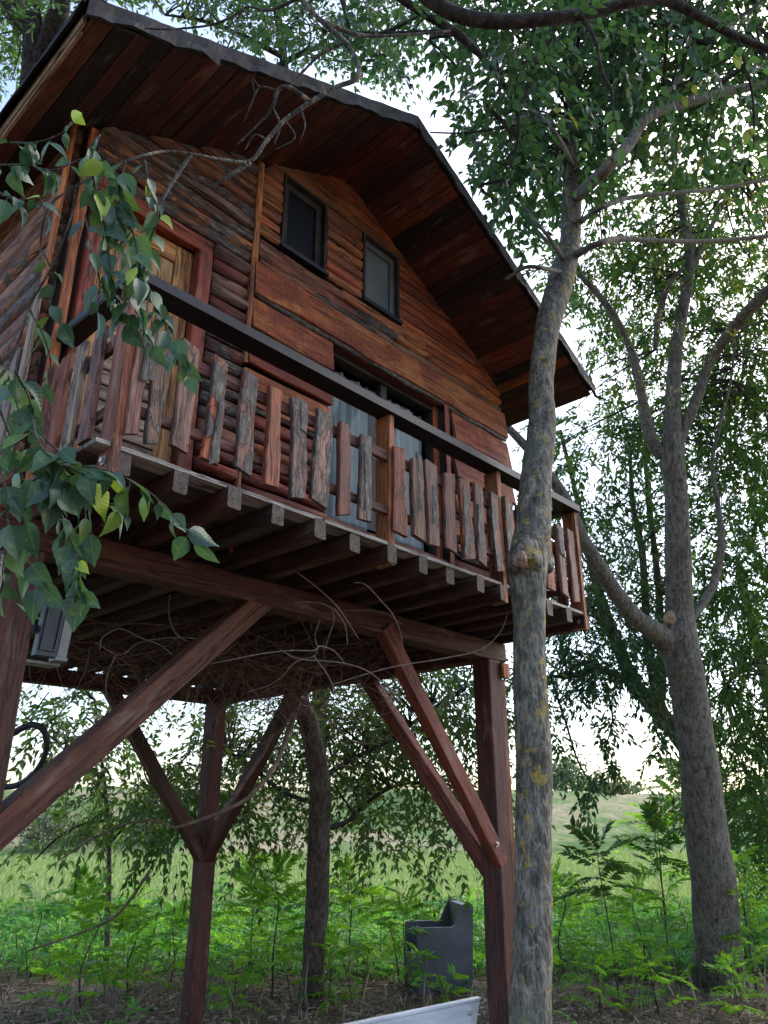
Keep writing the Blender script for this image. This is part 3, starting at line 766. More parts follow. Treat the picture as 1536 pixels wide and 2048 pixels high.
fr = mixcol(RED, REDB, .2)
for (a, b) in (((0.80, -0.055, -0.1), (0.90, 0.06, 1.80)), ((0.09, -0.055, -0.1), (0.17, 0.06, 1.80)), ((0.09, -0.057, 1.80), (0.90, 0.06, 1.91))):
    dbox('door_frame', a, b, fr)
# ---- small windows
def small_window(x, pane_mat, inner):
    mb = MB(); z0, z1 = WZB + H0, WZT + H0; t = 0.02; y0, y1 = -0.045, 0.06
    for a, b in (((x, y0, z0), (x + t, y1, z1)), ((x + WW - t, y0, z0), (x + WW, y1, z1)), ((x + t, y0, z1 - t), (x + WW - t, y1, z1)), ((x + t, y0, z0), (x + WW - t, y1, z0 + t))): mb.box(a, b)
    w = mb.obj('window', M['window_frame'], house)
    mb = MB(); k = 0.055; y0, y1 = 0.0, 0.045
    a0, a1, c0, c1 = x + t + .002, x + WW - t - .002, z0 + t + .002, z1 - t - .002
    for a, b in (((a0, y0, c0), (a0 + k, y1, c1)), ((a1 - k, y0, c0), (a1, y1, c1)), ((a0 + k, y0, c1 - k), (a1 - k, y1, c1)), ((a0 + k, y0, c0), (a1 - k, y1, c0 + k))): mb.box(a, b)
    mb.obj('sash', inner, w)
    mb = MB(); mb.box((a0 + k, 0.022, c0 + k), (a1 - k, 0.028, c1 - k)); mb.obj('pane', pane_mat, w)
    mb = MB(); mb.box((x - 0.015, -0.07, z0 - 0.035), (x + WW + 0.01, -0.01, z0 - 0.002)); mb.obj('sill', M['dark_rail'], w)
    return w
small_window(W1, M['window_film'], M['window_frame'])
small_window(W2, M['window_grey'], make_plain('grey_window_frame', (0.07, 0.07, 0.068), (0.14, 0.14, 0.135), 6, 0.5))
# ---- glass balcony door
mb = MB(); x0, x1, z0, z1 = SD[0], SD[1], -0.1 + H0, SD[3] + H0
for a, b in (((x0, 0.03, z0), (x0 + 0.05, 0.12, z1)), ((x1 - 0.05, 0.03, z0), (x1, 0.12, z1)), ((x0 + 0.05, 0.03, z1 - 0.06), (x1 - 0.05, 0.12, z1)), ((x0 + 0.05, 0.03, z0), (x1 - 0.05, 0.12, z0 + 0.05)), ((2.62, 0.05, z0 + 0.05), (2.69, 0.11, z1 - 0.06))): mb.box(a, b)
gdoor = mb.obj('glass_door', M['window_frame'], house)
for a, b in ((2.037, 2.618), (2.692, 3.248)):
    mb = MB(); mb.box((a, 0.078, z0 + 0.052), (b, 0.084, z1 - 0.062)); mb.obj('pane', M['glass'], gdoor)
    mb = MB(); mb.box((a, 0.06, 1.47 + H0), (b, 0.095, 1.52 + H0)); mb.obj('transom_bar', M['window_frame'], gdoor)
plank('door_jamb', (3.325, -0.06, 0.80), 1.78, 0.06, 0.012, M['wood'], gdoor, RED, 0.0, UPR, 'flat', (0.001, 0.001))
plank('door_jamb', (3.285, 0.028, 0.80), 1.78, 0.09, 0.02, M['wood'], gdoor, mixcol(RED, ORG, .3), 0.0, UPR, 'flat', (0.001, 0.001))
plank('lintel', (2.65, 0.05, 1.69), 1.28, 0.03, 0.10, M['wood'], gdoor, REDB, 0.0, FRONT, 'flat', (0.001, 0.001))
def curtain(x0, x1, ztop, zbot, y, label):
    v, f = [], []; n, mz = 60, 8
    ph = R.uniform(0, 6)
    for j in range(mz + 1):
        t = j / mz
        for i in range(n + 1):
            s = i / n
            fold = 0.032 * math.sin(s * 27 + ph + 1.6 * math.sin(s * 5) + 0.4 * math.sin(t * 3)) * (0.6 + 0.5 * t) + 0.010 * math.sin(s * 61 + t * 2)
            v.append((x0 + (x1 - x0) * s + 0.01 * math.sin(t * 4 + s * 9), y + fold, H0 + ztop + (zbot - ztop) * t))
    for j in range(mz):
        for i in range(n):
            a = j * (n + 1) + i; f.append((a, a + 1, a + n + 2, a + n + 1))
    return tag(mesh_obj('curtain', v, f, M['curtain'], None, None, True), label, 'curtain', 'curtains behind the glass door')
curtain(2.02, 2.56, 1.62, -0.08, 0.16, 'off-white folded curtain behind the glass pane nearest the plank door')
curtain(2.74, 3.22, 1.62, -0.08, 0.165, 'off-white folded curtain behind the glass pane nearest the lichened trunk')

# ---- deck, joists, beams, posts, braces
mb = MB(); mb.box((-0.02, BY + 0.01, -0.146 + H0), (4.10, BY + 0.12, -0.125 + H0)); deck = mb.obj('deck', M['timber'], house, (0.38, 0.35, 0.31, 0.2))
yy = BY + 0.125
while yy < 0.0:
    plank('deck_board', (2.04, yy + 0.13, -0.135), 4.12, 0.02, 0.125, M['timber'], deck, var(mixcol(GRY, DRK, .75)), 0.0, FRONT, 'flat', (0.0, 0.0), seg=1.0); yy += 0.135
yy = 0.08
while yy < DEPTH + 0.2:
    plank('floor_board', (2.1, yy + 0.14, -0.132), 4.2, 0.02, 0.135, M['timber'], deck, var(mixcol(tuple(v * .5 for v in DRK), BRN, R.uniform(0.0, .45))), 0.0, FRONT, 'flat', (0.0, 0.0), seg=1.0); yy += 0.146  # board colours darkened to paint in the shade between the joists
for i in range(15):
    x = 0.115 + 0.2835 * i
    bar('joist', (x, BY + R.uniform(-0.02, 0.02), -0.2), (x, DEPTH + 0.1, -0.2), 0.078, 0.108, M['timber'], deck, var(tuple(q * .6 for q in R.choice([mixcol(REDB, DRK, .6), mixcol(BRN, DRK, .75), mixcol(GRY, DRK, .75)])), .25), bark=0.0, seg=0.4)  # joist colours scaled down to deepen the shade under the deck
BEAM = (0.10, 0.028, 0.016)
TC = (0.098, 0.028, 0.018)
bar('beam', (-0.08, 0.075, -0.335), (4.10, 0.075, -0.335), 0.15, 0.155, M['timber'], house, BEAM)
bar('beam', (-0.08, 3.84, -0.335), (4.10, 3.84, -0.335), 0.15, 0.155, M['timber'], house, BEAM)
bar('beam', (3.93, 0.155, -0.337), (3.93, 3.76, -0.337), 0.15, 0.15, M['timber'], house, BEAM)
bar('beam', (0.085, 0.155, -0.337), (0.085, 3.76, -0.337), 0.15, 0.15, M['timber'], house, BEAM)
POSTS = [(0.085, 0.085), (3.932, 0.085), (3.932, 3.84), (0.085, 3.84)]
for x, y in POSTS:
    bar('support_post', (x, y, -H0 - 0.2), (x, y, -0.415), 0.17, 0.17, M['timber'], house, var(TC, .08), up=(0, 1, 0), seg=0.5, rough=0.004)
bar('post_cladding', (4.058, 0.085, -H0), (4.058, 0.085, -0.56), 0.075, 0.13, M['timber'], house, mixcol(TC, ORG, .3), up=(0, 1, 0))
bar('post_block', (4.05, -0.005, -0.55), (4.05, -0.005, -0.43), 0.10, 0.05, M['timber'], house, mixcol(ORG, BRN, .3), up=(0, 1, 0))
plank('post_cladding', (-0.01, 0.06, -1.1), 1.25, 0.13, 0.03, M['wood'], house, mixcol(PALE, (0.6, 0.58, 0.56), .6), 0.45, UPL, 'flat', (0.008, 0.008))
def brace(p0, p1, up, col=TC, w=0.12, h=0.125):
    return bar('brace', p0, p1, w, h, M['timber'], house, var(col, .08), up=up, seg=0.4)
brace((0.11, 0.07, -1.74), (1.56, 0.07, -0.36), (-1, 0, 1), mixcol(TC, BRN, .2), 0.12, 0.135)
b2 = brace((3.90, 0.03, -1.93), (2.62, 0.03, -0.36), (1, 0, 1), mixcol(TC, RED, .5), 0.09, 0.12)
brace((3.93, 0.12, -2.02), (3.93, 1.48, -0.36), (0, -1, 1), mixcol(TC, RED, .4), 0.11, 0.125)
plank('brace_cap', (3.93, 0.80, -1.12), 0.01, 0.01, 0.01, M['timber'], house, GRY) if False else None
brace((3.90, 3.84, -2.0), (2.60, 3.84, -0.36), (1, 0, 1), mixcol(TC, DRK, .3))
brace((3.93, 3.80, -2.0), (3.93, 2.44, -0.36), (0, 1, 1), mixcol(TC, DRK, .3))
bolt('bolt', (3.80, -0.016, -1.80), (0, -1, 0), 0.012, house)

# ---- railing
mb = MB(); mb.box((0.02, BY - 0.03, 0.718 + H0), (4.10, BY + 0.10, 0.773 + H0))
rail = mb.obj('railing', M['dark_rail'], house)
bar('return_rail', (0.075, BY + 0.105, 0.745), (0.075, -0.01, 0.745), 0.11, 0.052, M['dark_rail'], rail, (1, 1, 1))
bar('return_rail', (4.045, BY + 0.105, 0.745), (4.045, -0.01, 0.745), 0.11, 0.052, M['dark_rail'], rail, (1, 1, 1))
for z0, z1 in ((0.40, 0.467), (0.045, 0.10)):
    plank('stringer', (2.05, BY + 0.035, (z0 + z1) / 2), 4.0, z1 - z0, 0.024, M['timber'], rail, mixcol(REDB, DRK, .5), 0.0, FRONT, 'flat', (0.002, 0.002), seg=0.3)
    plank('stringer', (0.075, -0.39, (z0 + z1) / 2), 0.72, z1 - z0, 0.024, M['timber'], rail, mixcol(REDB, DRK, .5), 0.0, LEFT, 'flat', (0.002, 0.002), seg=0.3)
    plank('stringer', (4.06, -0.39, (z0 + z1) / 2), 0.72, z1 - z0, 0.024, M['timber'], rail, mixcol(REDB, DRK, .5), 0.0, LEFT, 'flat', (0.002, 0.002), seg=0.3)
for x, c in ((0.046, mixcol(BRN, RED, .4)), (1.803, mixcol(BRN, ORG, .5)), (2.955, mixcol(BRN, ORG, .35)), (4.0495, mixcol(BRN, ORG, .6))):
    bar('railing_post', (x + 0.0225, BY + 0.058, -0.262), (x + 0.0225, BY + 0.058, 0.716), 0.045, 0.115, M['timber'], rail, c, up=(0, 1, 0), bark=0.12, chamfer=0.004)
    bolt('bolt', (x - 0.001, BY + 0.05, -0.2), (-1, 0, 0), 0.014, rail)
BAL = [(0.135, .445), (.225, .40), (.372, .504), (.545, .504), (.731, .505), (.905, .493), (1.08, .507), (1.247, .495), (1.413, .485), (1.585, .486), (1.885, .51), (2.055, .507), (2.20, .502), (2.375, .51), (2.545, .513), (2.71, .51), (2.90, .50), (3.06, .50), (3.22, .505), (3.39, .498), (3.57, .492), (3.765, .504), (3.93, .5)]
for i, (x, zt) in enumerate(BAL):
    wd = R.uniform(0.085, 0.118); zb = -0.06 + R.uniform(-0.015, 0.02)
    if i < 2: wd = 0.072
    c = var(R.choice([mixcol(GRY, RED, .55), mixcol(BRN, RED, .6), mixcol(GRY, BRN, .6), mixcol(BRN, REDB, .5), mixcol(GRY, RED, .3), mixcol(RED, ORG, .35)]), .25)
    o = plank('baluster', (x - 0.004, BY + 0.008, (zt + zb) / 2), zt - zb, wd, R.uniform(0.018, 0.032), M['wood'], rail, c, R.choice([0.0, 0.1, 0.3, 0.5, 0.6]), UPR, 'flat', (0.013, 0.013), (R.uniform(-.03, .03), R.uniform(-.03, .03)), seg=0.045, lean=0.005)
    o.rotation_euler.rotate_axis('Y', R.uniform(-0.035, 0.035))
    if i % 3 == 0 or i in (11, 14):
        bl = R.uniform(0.18, 0.42); bz = R.choice([zt - bl / 2 - 0.01, zb + bl / 2 + 0.01, (zt + zb) / 2])
        plank('bark_strip', (x + R.uniform(-.02, .02), BY - 0.016, bz), bl, R.uniform(0.035, 0.07), R.uniform(0.007, 0.012), M['wood'], rail, mixcol(DRK, GRY, R.uniform(.1, .6)), 0.95, UPR, 'waney', (0.016, 0.016), (R.uniform(-.04, .04), R.uniform(-.04, .04)), seg=0.03, lean=0.012)
for y, c, bk in ((-0.54, mixcol(GRY, RED, .5), 0.3), (-0.36, PALE, 0.5), (-0.20, mixcol(BRN, RED, .5), 0.2), (-0.06, mixcol(RED, GRY, .4), 0.3)):
    plank('baluster', (0.048, y, 0.25), 0.60, 0.10, 0.025, M['wood'], rail, c, bk, UPL, 'flat', (0.006, 0.006), seg=0.06)
for y in (-0.60, -0.42, -0.25, -0.09):
    plank('baluster', (4.075, y, 0.23), 0.55, 0.09, 0.025, M['wood'], rail, var(BRN), 0.2, UPL, 'flat', (0.006, 0.006), seg=0.06)

# ---- roof
def sloped(x0, x1, y0, y1, zlo, zhi):
    return [(x0, y0, sof(x0) + zlo + H0), (x1, y0, sof(x1) + zlo + H0), (x1, y1, sof(x1) + zlo + H0), (x0, y1, sof(x0) + zlo + H0),
            (x0, y0, sof(x0) + zhi + H0), (x1, y0, sof(x1) + zhi + H0), (x1, y1, sof(x1) + zhi + H0), (x0, y1, sof(x0) + zhi + H0)]
mb = MB()
mb.hexa(sloped(-EL - 0.03, XR, -OV - 0.02, DEPTH + 0.6, 0.085, 0.115)); mb.hexa(sloped(XR, W + ER + 0.03, -OV - 0.02, DEPTH + 0.6, 0.085, 0.115))
roof = mb.obj('roof', M['roof_sheet'], house)
def soffit_run(xa, xb, cols):
    x = xa
    while x < xb - 0.02:
        w = R.uniform(0.095, 0.125); x1 = min(x + w, xb)
        if xb - x1 < 0.04: x1 = xb
        g = 0.0025; dz = R.uniform(0, 0.008)
        vv = sloped(x + g, x1 - g, -OV + R.uniform(0, 0.012), DEPTH + 0.55, dz, dz + 0.02)
        cx, cz = (x + x1) / 2, sof((x + x1) / 2) + H0
        # local X along the run of the board so the grain follows it
        sl = math.atan2(sof(x1) - sof(x), x1 - x)
        rot = Matrix.Rotation(-sl, 3, 'Y') @ Matrix(((0, -1, 0), (1, 0, 0), (0, 0, 1)))
        mw = frame_mw(rot, (cx, 1.8, cz)); inv = mw.inverted()
        mbb = MB(); mbb.hexa([inv @ Vector(p) for p in vv])
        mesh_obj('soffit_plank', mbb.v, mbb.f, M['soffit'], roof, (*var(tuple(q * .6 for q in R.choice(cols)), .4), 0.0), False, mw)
        x = x1
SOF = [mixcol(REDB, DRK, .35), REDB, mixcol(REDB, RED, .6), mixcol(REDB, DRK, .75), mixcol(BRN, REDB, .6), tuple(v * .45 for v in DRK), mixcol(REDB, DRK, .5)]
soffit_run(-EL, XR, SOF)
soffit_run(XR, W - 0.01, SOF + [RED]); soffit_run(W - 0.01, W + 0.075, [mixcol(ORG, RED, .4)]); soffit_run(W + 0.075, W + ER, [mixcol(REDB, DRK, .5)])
# front drip sheet with a dented lower edge, left and right of the ridge
def drip(xa, xb, seedk):
    n = 80; v, f = [], []; wv = wobble(random.Random(seedk), 5, 4.0); wy = wobble(random.Random(seedk + 9), 4, 5.0)
    for i in range(n + 1):
        x = xa + (xb - xa) * i / n
        lo = sof(x) - 0.004 + 0.013 * wv(x * 3.4); y = -OV - 0.030
        for (yy, zz) in ((y - 0.016 * wy(x * 3) - 0.008, lo), (y - 0.012 * wy(x * 3 + 1), sof(x) + 0.06), (y, sof(x) + 0.122 + 0.006 * wv(x * 5 + 2)), (y + 0.25, sof(x) + 0.125), (y + 0.25, sof(x) + 0.1165), (y + 0.014, sof(x) + 0.1165), (y + 0.018, sof(x) + 0.05), (y + 0.014 - 0.016 * wy(x * 3), lo)):
            v.append((x, yy, zz + H0))
    for i in range(n):
        for j in range(8):
            a, b = i * 8 + j, i * 8 + (j + 1) % 8; f.append((a, b, b + 8, a + 8))
    f.append(tuple(range(8))[::-1]); f.append(tuple(range(n * 8, n * 8 + 8)))
    return mesh_obj('drip_edge', v, f, M['roof_sheet'], roof, None, False)
drip(-EL - 0.035, XR, 3); drip(XR, W + ER + 0.035, 5)
ax = -EL
fx = 0.18
mesh_obj('sheet_flap', [(fx, -OV - 0.050, sof(fx) + 0.02 + H0), (fx + 0.16, -OV - 0.050, sof(fx + 0.16) + 0.02 + H0), (fx + 0.15, -OV - 0.056, sof(fx) - 0.005 + H0), (fx + 0.145, -OV - 0.045, sof(fx) + 0.02 + H0)], [(0, 1, 2), (0, 3, 1), (0, 2, 3), (1, 3, 2)], M['roof_sheet'], roof)
n = 40; v, f = [], []; wv = wobble(random.Random(4), 5, 3.0)
for i in range(n + 1):
    y = -OV - 0.03 + (DEPTH + 0.6 + OV) * i / n; k = 0.018 * wv(y * 2.5)
    for xx, zz in ((ax - 0.062 - abs(k), 0.035 + k), (ax - 0.052, 0.13 + k), (ax + 0.05, 0.15), (ax + 0.05, 0.135), (ax - 0.036, 0.118), (ax - 0.046 - abs(k), 0.035 + k)): v.append((xx, y, sof(ax) + zz + H0))
for i in range(n):
    for j in range(6):
        a_, b_ = i * 6 + j, i * 6 + (j + 1) % 6; f.append((a_, b_, b_ + 6, a_ + 6))
f.append(tuple(range(6))[::-1]); f.append(tuple(range(n * 6, n * 6 + 6)))
mesh_obj('drip_edge', v, f, M['tar'], roof)
plank('eave_board', (ax - 0.004, 1.86, sof(ax) + 0.037), 5.2, 0.055, 0.022, M['wood'], roof, PALE, 0.05, LEFT, 'flat', (0.001, 0.001), seg=0.5)
plank('eave_board', (ax + 0.006, 1.86, sof(ax) - 0.004), 5.1, 0.024, 0.02, M['wood'], roof, mixcol(PALE, BRN, .4), 0.05, LEFT, 'flat', (0.001, 0.001), seg=0.5)

# ================================================================== trees
def path_d(rows_):
    """rows (px, py, width_px, depth) -> (x, y, z, r)"""
    return [(*at(px, py, d), 0.5 * w * d / FPX) for px, py, w, d in rows_]
def path_plane(rows_, Y):
    out = []
    for px, py, w in rows_:
        p = on_y(px, py, Y); d = (p - CAM) @ FW
        out.append((*p, 0.5 * w * d / FPX))
    return out
GAPS = [(862, 190, 48, 130), (905, 330, 26, 55), (1060, 490, 34, 60), (1215, 450, 55, 26), (1295, 345, 34, 26), (1225, 1490, 95, 105), (1140, 1420, 34, 40), (1300, 1560, 60, 40), (1290, 215, 30, 22), (1170, 640, 24, 30),
        (65, 1545, 45, 55), (265, 1535, 50, 24), (345, 1465, 38, 40), (500, 1445, 26, 26), (835, 1375, 34, 26), (760, 1545, 20, 28), (880, 1470, 26, 30), (470, 1490, 20, 20), (395, 110, 20, 14), (715, 120, 24, 22)]
HOUSE = [(-60, 260), (0, 215), (173, -5), (500, 108), (833, 225), (1080, 605), (1203, 797), (1030, 862), (1025, 960), (-60, 1000)]
def in_house(x, y):
    c = False; n = len(HOUSE)
    for i in range(n):
        (x1, y1), (x2, y2) = HOUSE[i], HOUSE[i - 1]
        if (y1 > y) != (y2 > y) and x < (x2 - x1) * (y - y1) / (y2 - y1) + x1: c = not c
    return c
def gap_ok(p):
    x, y = proj(p)
    if in_house(x, y) or in_house(x - 14, y + 8): return False
    for cx, cy, rx, ry in GAPS:
        if ((x - cx) / rx) ** 2 + ((y - cy) / ry) ** 2 < 1: return False
    return True
def twigs_geo(A, B, r):
    n = len(A); d = unit(B - A); u = unit(np.cross(d, np.array([0.31, 0.2, 0.93]))); w = np.cross(d, u)
    V = np.empty((n, 6, 3))
    for k in range(3):
        a = 2.094 * k; off = (u * math.cos(a) + w * math.sin(a))
        V[:, k] = A + off * r[:, None]; V[:, 3 + k] = B + off * r[:, None] * 0.4
    F = np.arange(n)[:, None, None] * 6 + np.array([(0, 1, 4, 3), (1, 2, 5, 4), (2, 0, 3, 5)])[None]
    return V.reshape(-1, 3), F.reshape(-1, 4)
def crown(parent, regions, size, leaf_mat, limb_pts, twig_mat, n_leaf=10, aspect=0.45, ln=(0.30, 0.5), spread_m=0.36, six=False, droop=0.35, use_gaps=True, connect=True, tint=(0.0, 1.0)):
    """foliage hung on twigs round clusters; regions (x0, x1, y0, y1, d0, d1, layers)"""
    org, dr, lens = [], [], []
    MBt = MB()
    limb = np.array([p[:3] for p in limb_pts]) if len(limb_pts) else None
    for (x0, x1, y0, y1, d0, d1, layers) in regions:
        dm = (d0 + d1) / 2; lp = size * FPX / dm
        n_leaves = (x1 - x0) * (y1 - y0) * layers * 2.2 / (0.5 * lp * lp * aspect * 0.75)
        n_spray = max(3, int(n_leaves / n_leaf)); n_cl = max(1, n_spray // 14)
        for c in range(n_cl):
            for _ in range(6):
                cen = at(R.uniform(x0, x1), R.uniform(y0, y1), R.uniform(d0, d1))
                if not use_gaps or gap_ok(cen): break
            if connect and limb is not None:
                k = np.argmin(np.linalg.norm(limb - cen, axis=1)); a = limb[k]
                if np.linalg.norm(a - cen) < 4.5:
                    m = (a + cen) / 2 + np.array([R.uniform(-.25, .25), R.uniform(-.25, .25), R.uniform(0, .3)])
                    v, f = tube_geo([(*a, 0.016), (*m, 0.010), (*cen, 0.004)], 4, 4, cap=False); MBt.add(v, f)
            for s in range(14):
                o = cen + np.array([R.gauss(0, 1), R.gauss(0, 1), R.gauss(0, 0.8)]) * spread_m
                if use_gaps and not gap_ok(o): continue
                out = o - cen
                d = out / (np.linalg.norm(out) + .1) * 0.8 + np.array([R.gauss(0, .5), R.gauss(0, .5), R.gauss(-0.35, .3)])
                l_ = R.uniform(*ln); dn = d / np.linalg.norm(d)
                if use_gaps and in_house(*proj(o + dn * l_ + np.array([0, 0, -droop * l_]))): continue
                org.append(o); dr.append(d); lens.append(l_)
    org, dr, lens = np.array(org), unit(np.array(dr)), np.array(lens)
    P_, D_, N_, Ls, Ws, idx = spray_leaves(org, dr, lens, n_leaf, np.full(len(org), size) * NR.uniform(0.8, 1.2, len(org)), droop, aspect=aspect)
    if use_gaps:
        keep = np.array([True] * len(P_))
    base_t = NR.random(len(org)) * 0.6
    t = np.clip(tint[0] + (tint[1] - tint[0]) * (base_t[idx] + NR.random(len(P_)) * 0.4), 0, 1)
    o = leaves_mesh('crown', P_, D_, N_, Ls, Ws, leaf_mat, parent, t, six)
    end = org + dr * lens[:, None] + np.array([0, 0, -1.0]) * (droop * lens)[:, None]
    V, F = twigs_geo(org, end, np.full(len(org), 0.0028))
    MBt.add(V.tolist(), F.tolist())
    MBt.obj('twigs', twig_mat, parent)['kind'] = 'stuff'; o['kind'] = 'stuff'
    return o
def limbs(parent, paths, mat, sides=10, name='branches', rough=0.12):
    mb = MB(); allp = []
    for k, p in enumerate(paths):
        v, f = tube_geo(p, sides, 5, rough, 31 * k + 5); mb.add(v, f); allp += [tuple(q) for q in catmull(p, 4)]
    mb.obj(name, mat, parent, None, True)
    return allp
def tree(name, label, base, group=None):
    return tag(empty(name, tuple(base)), label, 'tree', group)
def add_trunk(parent, path, mat, sides=22, rough=0.07, seed=3, sub=8, disp=None):
    v, f = tube_geo(path, sides, sub, rough, seed, True, disp)
    o = mesh_obj('trunk', v, f, mat, None, None, True)
    return o
def adopt(root):
    """children were built in world coordinates: keep them there under a root that stands at the tree's base"""
    inv = Matrix.Translation(-Vector(root.location))
    for ch in root.children: ch.matrix_parent_inverse = inv
def tree_build(name, label, trunk_path, trunk_mat, limb_paths, limb_mat, crown_kw, group=None, trunk_kw={}, base=None):
    b = base if base is not None else trunk_path[0][:3]
    root = tree(name, label, (b[0], b[1], 0.0), group)
    o = add_trunk(root, trunk_path, trunk_mat, **trunk_kw); o.parent = root
    pts = [tuple(q) for q in catmull(trunk_path, 4)[len(trunk_path) * 2:]]
    if limb_paths: pts += limbs(root, limb_paths, limb_mat)
    if crown_kw: crown(root, limb_pts=pts, **crown_kw)
    adopt(root)
    return root

# ---- the grey lichened tree just in front of the balcony
p = path_plane([(1062, 2044, 84), (1066, 1900, 80), (1068, 1700, 74), (1066, 1500, 71), (1059, 1340, 64), (1058, 1230, 66), (1056, 1130, 80), (1064, 1060, 72), (1072, 960, 62), (1085, 850, 55), (1083, 760, 50), (1094, 660, 48), (1122, 560, 52), (1140, 480, 42), (1144, 380, 36), (1143, 260, 31), (1147, 120, 27), (1150, -20, 24), (1152, -200, 18)], -1.1)
g0 = p[0]
p = [(g0[0] - 0.03, g0[1] - 0.02, -0.15, g0[3] * 1.3), (g0[0] - 0.015, g0[1], 0.35, g0[3] * 1.08)] + p
D1 = lambda px, py: float((on_y(px, py, -1.1) - CAM) @ FW)
lp = [path_d([(1150, 395, 26, D1(1150, 395)), (1205, 345, 25, 6.0), (1258, 290, 23, 6.3), (1300, 232, 20, 6.6), (1390, 200, 20, 7.0), (1470, 180, 18, 7.4), (1560, 160, 16, 7.8)]),
      path_d([(1148, 512, 16, D1(1148, 512)), (1190, 490, 14, 5.9), (1240, 478, 12, 6.2), (1330, 482, 10, 6.6), (1430, 482, 9, 7.0), (1560, 470, 8, 7.4)]),
      path_d([(1160, 445, 12, D1(1160, 445)), (1195, 420, 10, 6.0), (1260, 395, 9, 6.3), (1360, 385, 8, 6.6), (1450, 375, 7, 7.0), (1560, 352, 6, 7.4)]),
      path_d([(1128, 520, 10, D1(1128, 520)), (1100, 478, 8, 5.9), (1070, 440, 6, 6.1), (1040, 405, 4, 6.3)]),
      path_d([(1300, 235, 12, 6.6), (1330, 190, 10, 6.7), (1375, 140, 8, 6.9), (1420, 90, 6, 7.1)]),
      path_d([(1128, 545, 9, D1(1128, 545)), (1085, 536, 9, 5.8), (1050, 535, 8, 5.9), (1010, 560, 6, 6.0)]),
      path_d([(1146, 330, 10, D1(1146, 330)), (1120, 280, 8, 5.8), (1080, 230, 6, 6.0), (1000, 190, 4, 6.2)])]
t1 = tree_build('tree', 'grey tree with yellow lichen and a knotted burl in front of the balcony', p, M['bark_grey'], lp, M['bark_olive'],
    dict(regions=[(885, 1180, -90, 300, 6.9, 9.5, 1.35), (905, 1110, 280, 540, 6.8, 9, 1.15), (1150, 1600, -90, 250, 7.2, 9.5, 1.6), (1400, 1600, 220, 330, 7.5, 9.5, 0.5), (985, 1080, 520, 620, 6.5, 8.5, 0.5), (885, 1100, -90, 200, 5.6, 6.8, 0.3), (1250, 1600, -90, 150, 5.6, 7, 0.4)], size=0.105, leaf_mat=M['leaf_dark'], twig_mat=M['bark_dark'], six=True, aspect=0.5, tint=(0.0, 1.0)),
    trunk_kw=dict(sides=80, rough=0.06, seed=8, sub=18, disp=('ridge', 0.0055)))
# burl with a healed cut
def burl(px, py, Y, rx, parent, mat, label, name, flat=0.55):
    c = on_y(px, py, Y); d = (c - CAM) @ FW; r = rx * d / FPX
    v, f = [], []; nu, nv = 14, 9; tow = unit((CAM - c)[None])[0]; rt = unit(np.cross(np.array([0, 0, 1.0]), tow)[None])[0]; up = np.cross(tow, rt)
    for j in range(nv + 1):
        for i in range(nu):
            th = math.pi * j / nv; ph = 2 * math.pi * i / nu
            k = 1 + 0.14 * math.sin(3 * ph + j) + 0.08 * math.sin(5 * ph + 2 * j)
            q = c + (rt * math.sin(th) * math.cos(ph) + up * 1.1 * math.sin(th) * math.sin(ph) + tow * flat * math.cos(th)) * r * k
            v.append(q)
    for j in range(nv):
        for i in range(nu):
            a, b = j * nu + i, j * nu + (i + 1) % nu; f.append((a, b, b + nu, a + nu))
    o = mesh_obj(name, v, f, mat, parent, None, True)
    if label: o['label'] = label
    o.matrix_parent_inverse = Matrix.Translation(-Vector(parent.location))
    return o
M['scar'] = make_bark('healed_cut_wood', (0.10, 0.05, 0.035), (0.26, 0.165, 0.125), (0.36, 0.27, 0.21), 0.0, (20, 20, 20), 0.2)
M['scar_pale'] = make_bark('pale_cut_wood', (0.30, 0.20, 0.12), (0.42, 0.29, 0.19), (0.48, 0.35, 0.24), 0.0, (40, 40, 40), 0.1)
burl(1050, 1118, -1.13, 36, t1, M['bark_grey'], None, 'burl', 1.0)
burl(1040, 1120, -1.185, 15, t1, M['scar'], 'pinkish healed branch cut on the burl', 'branch_scar', 0.5)
burl(1092, 1130, -1.07, 16, t1, M['bark_grey'], None, 'burl', 1.0)

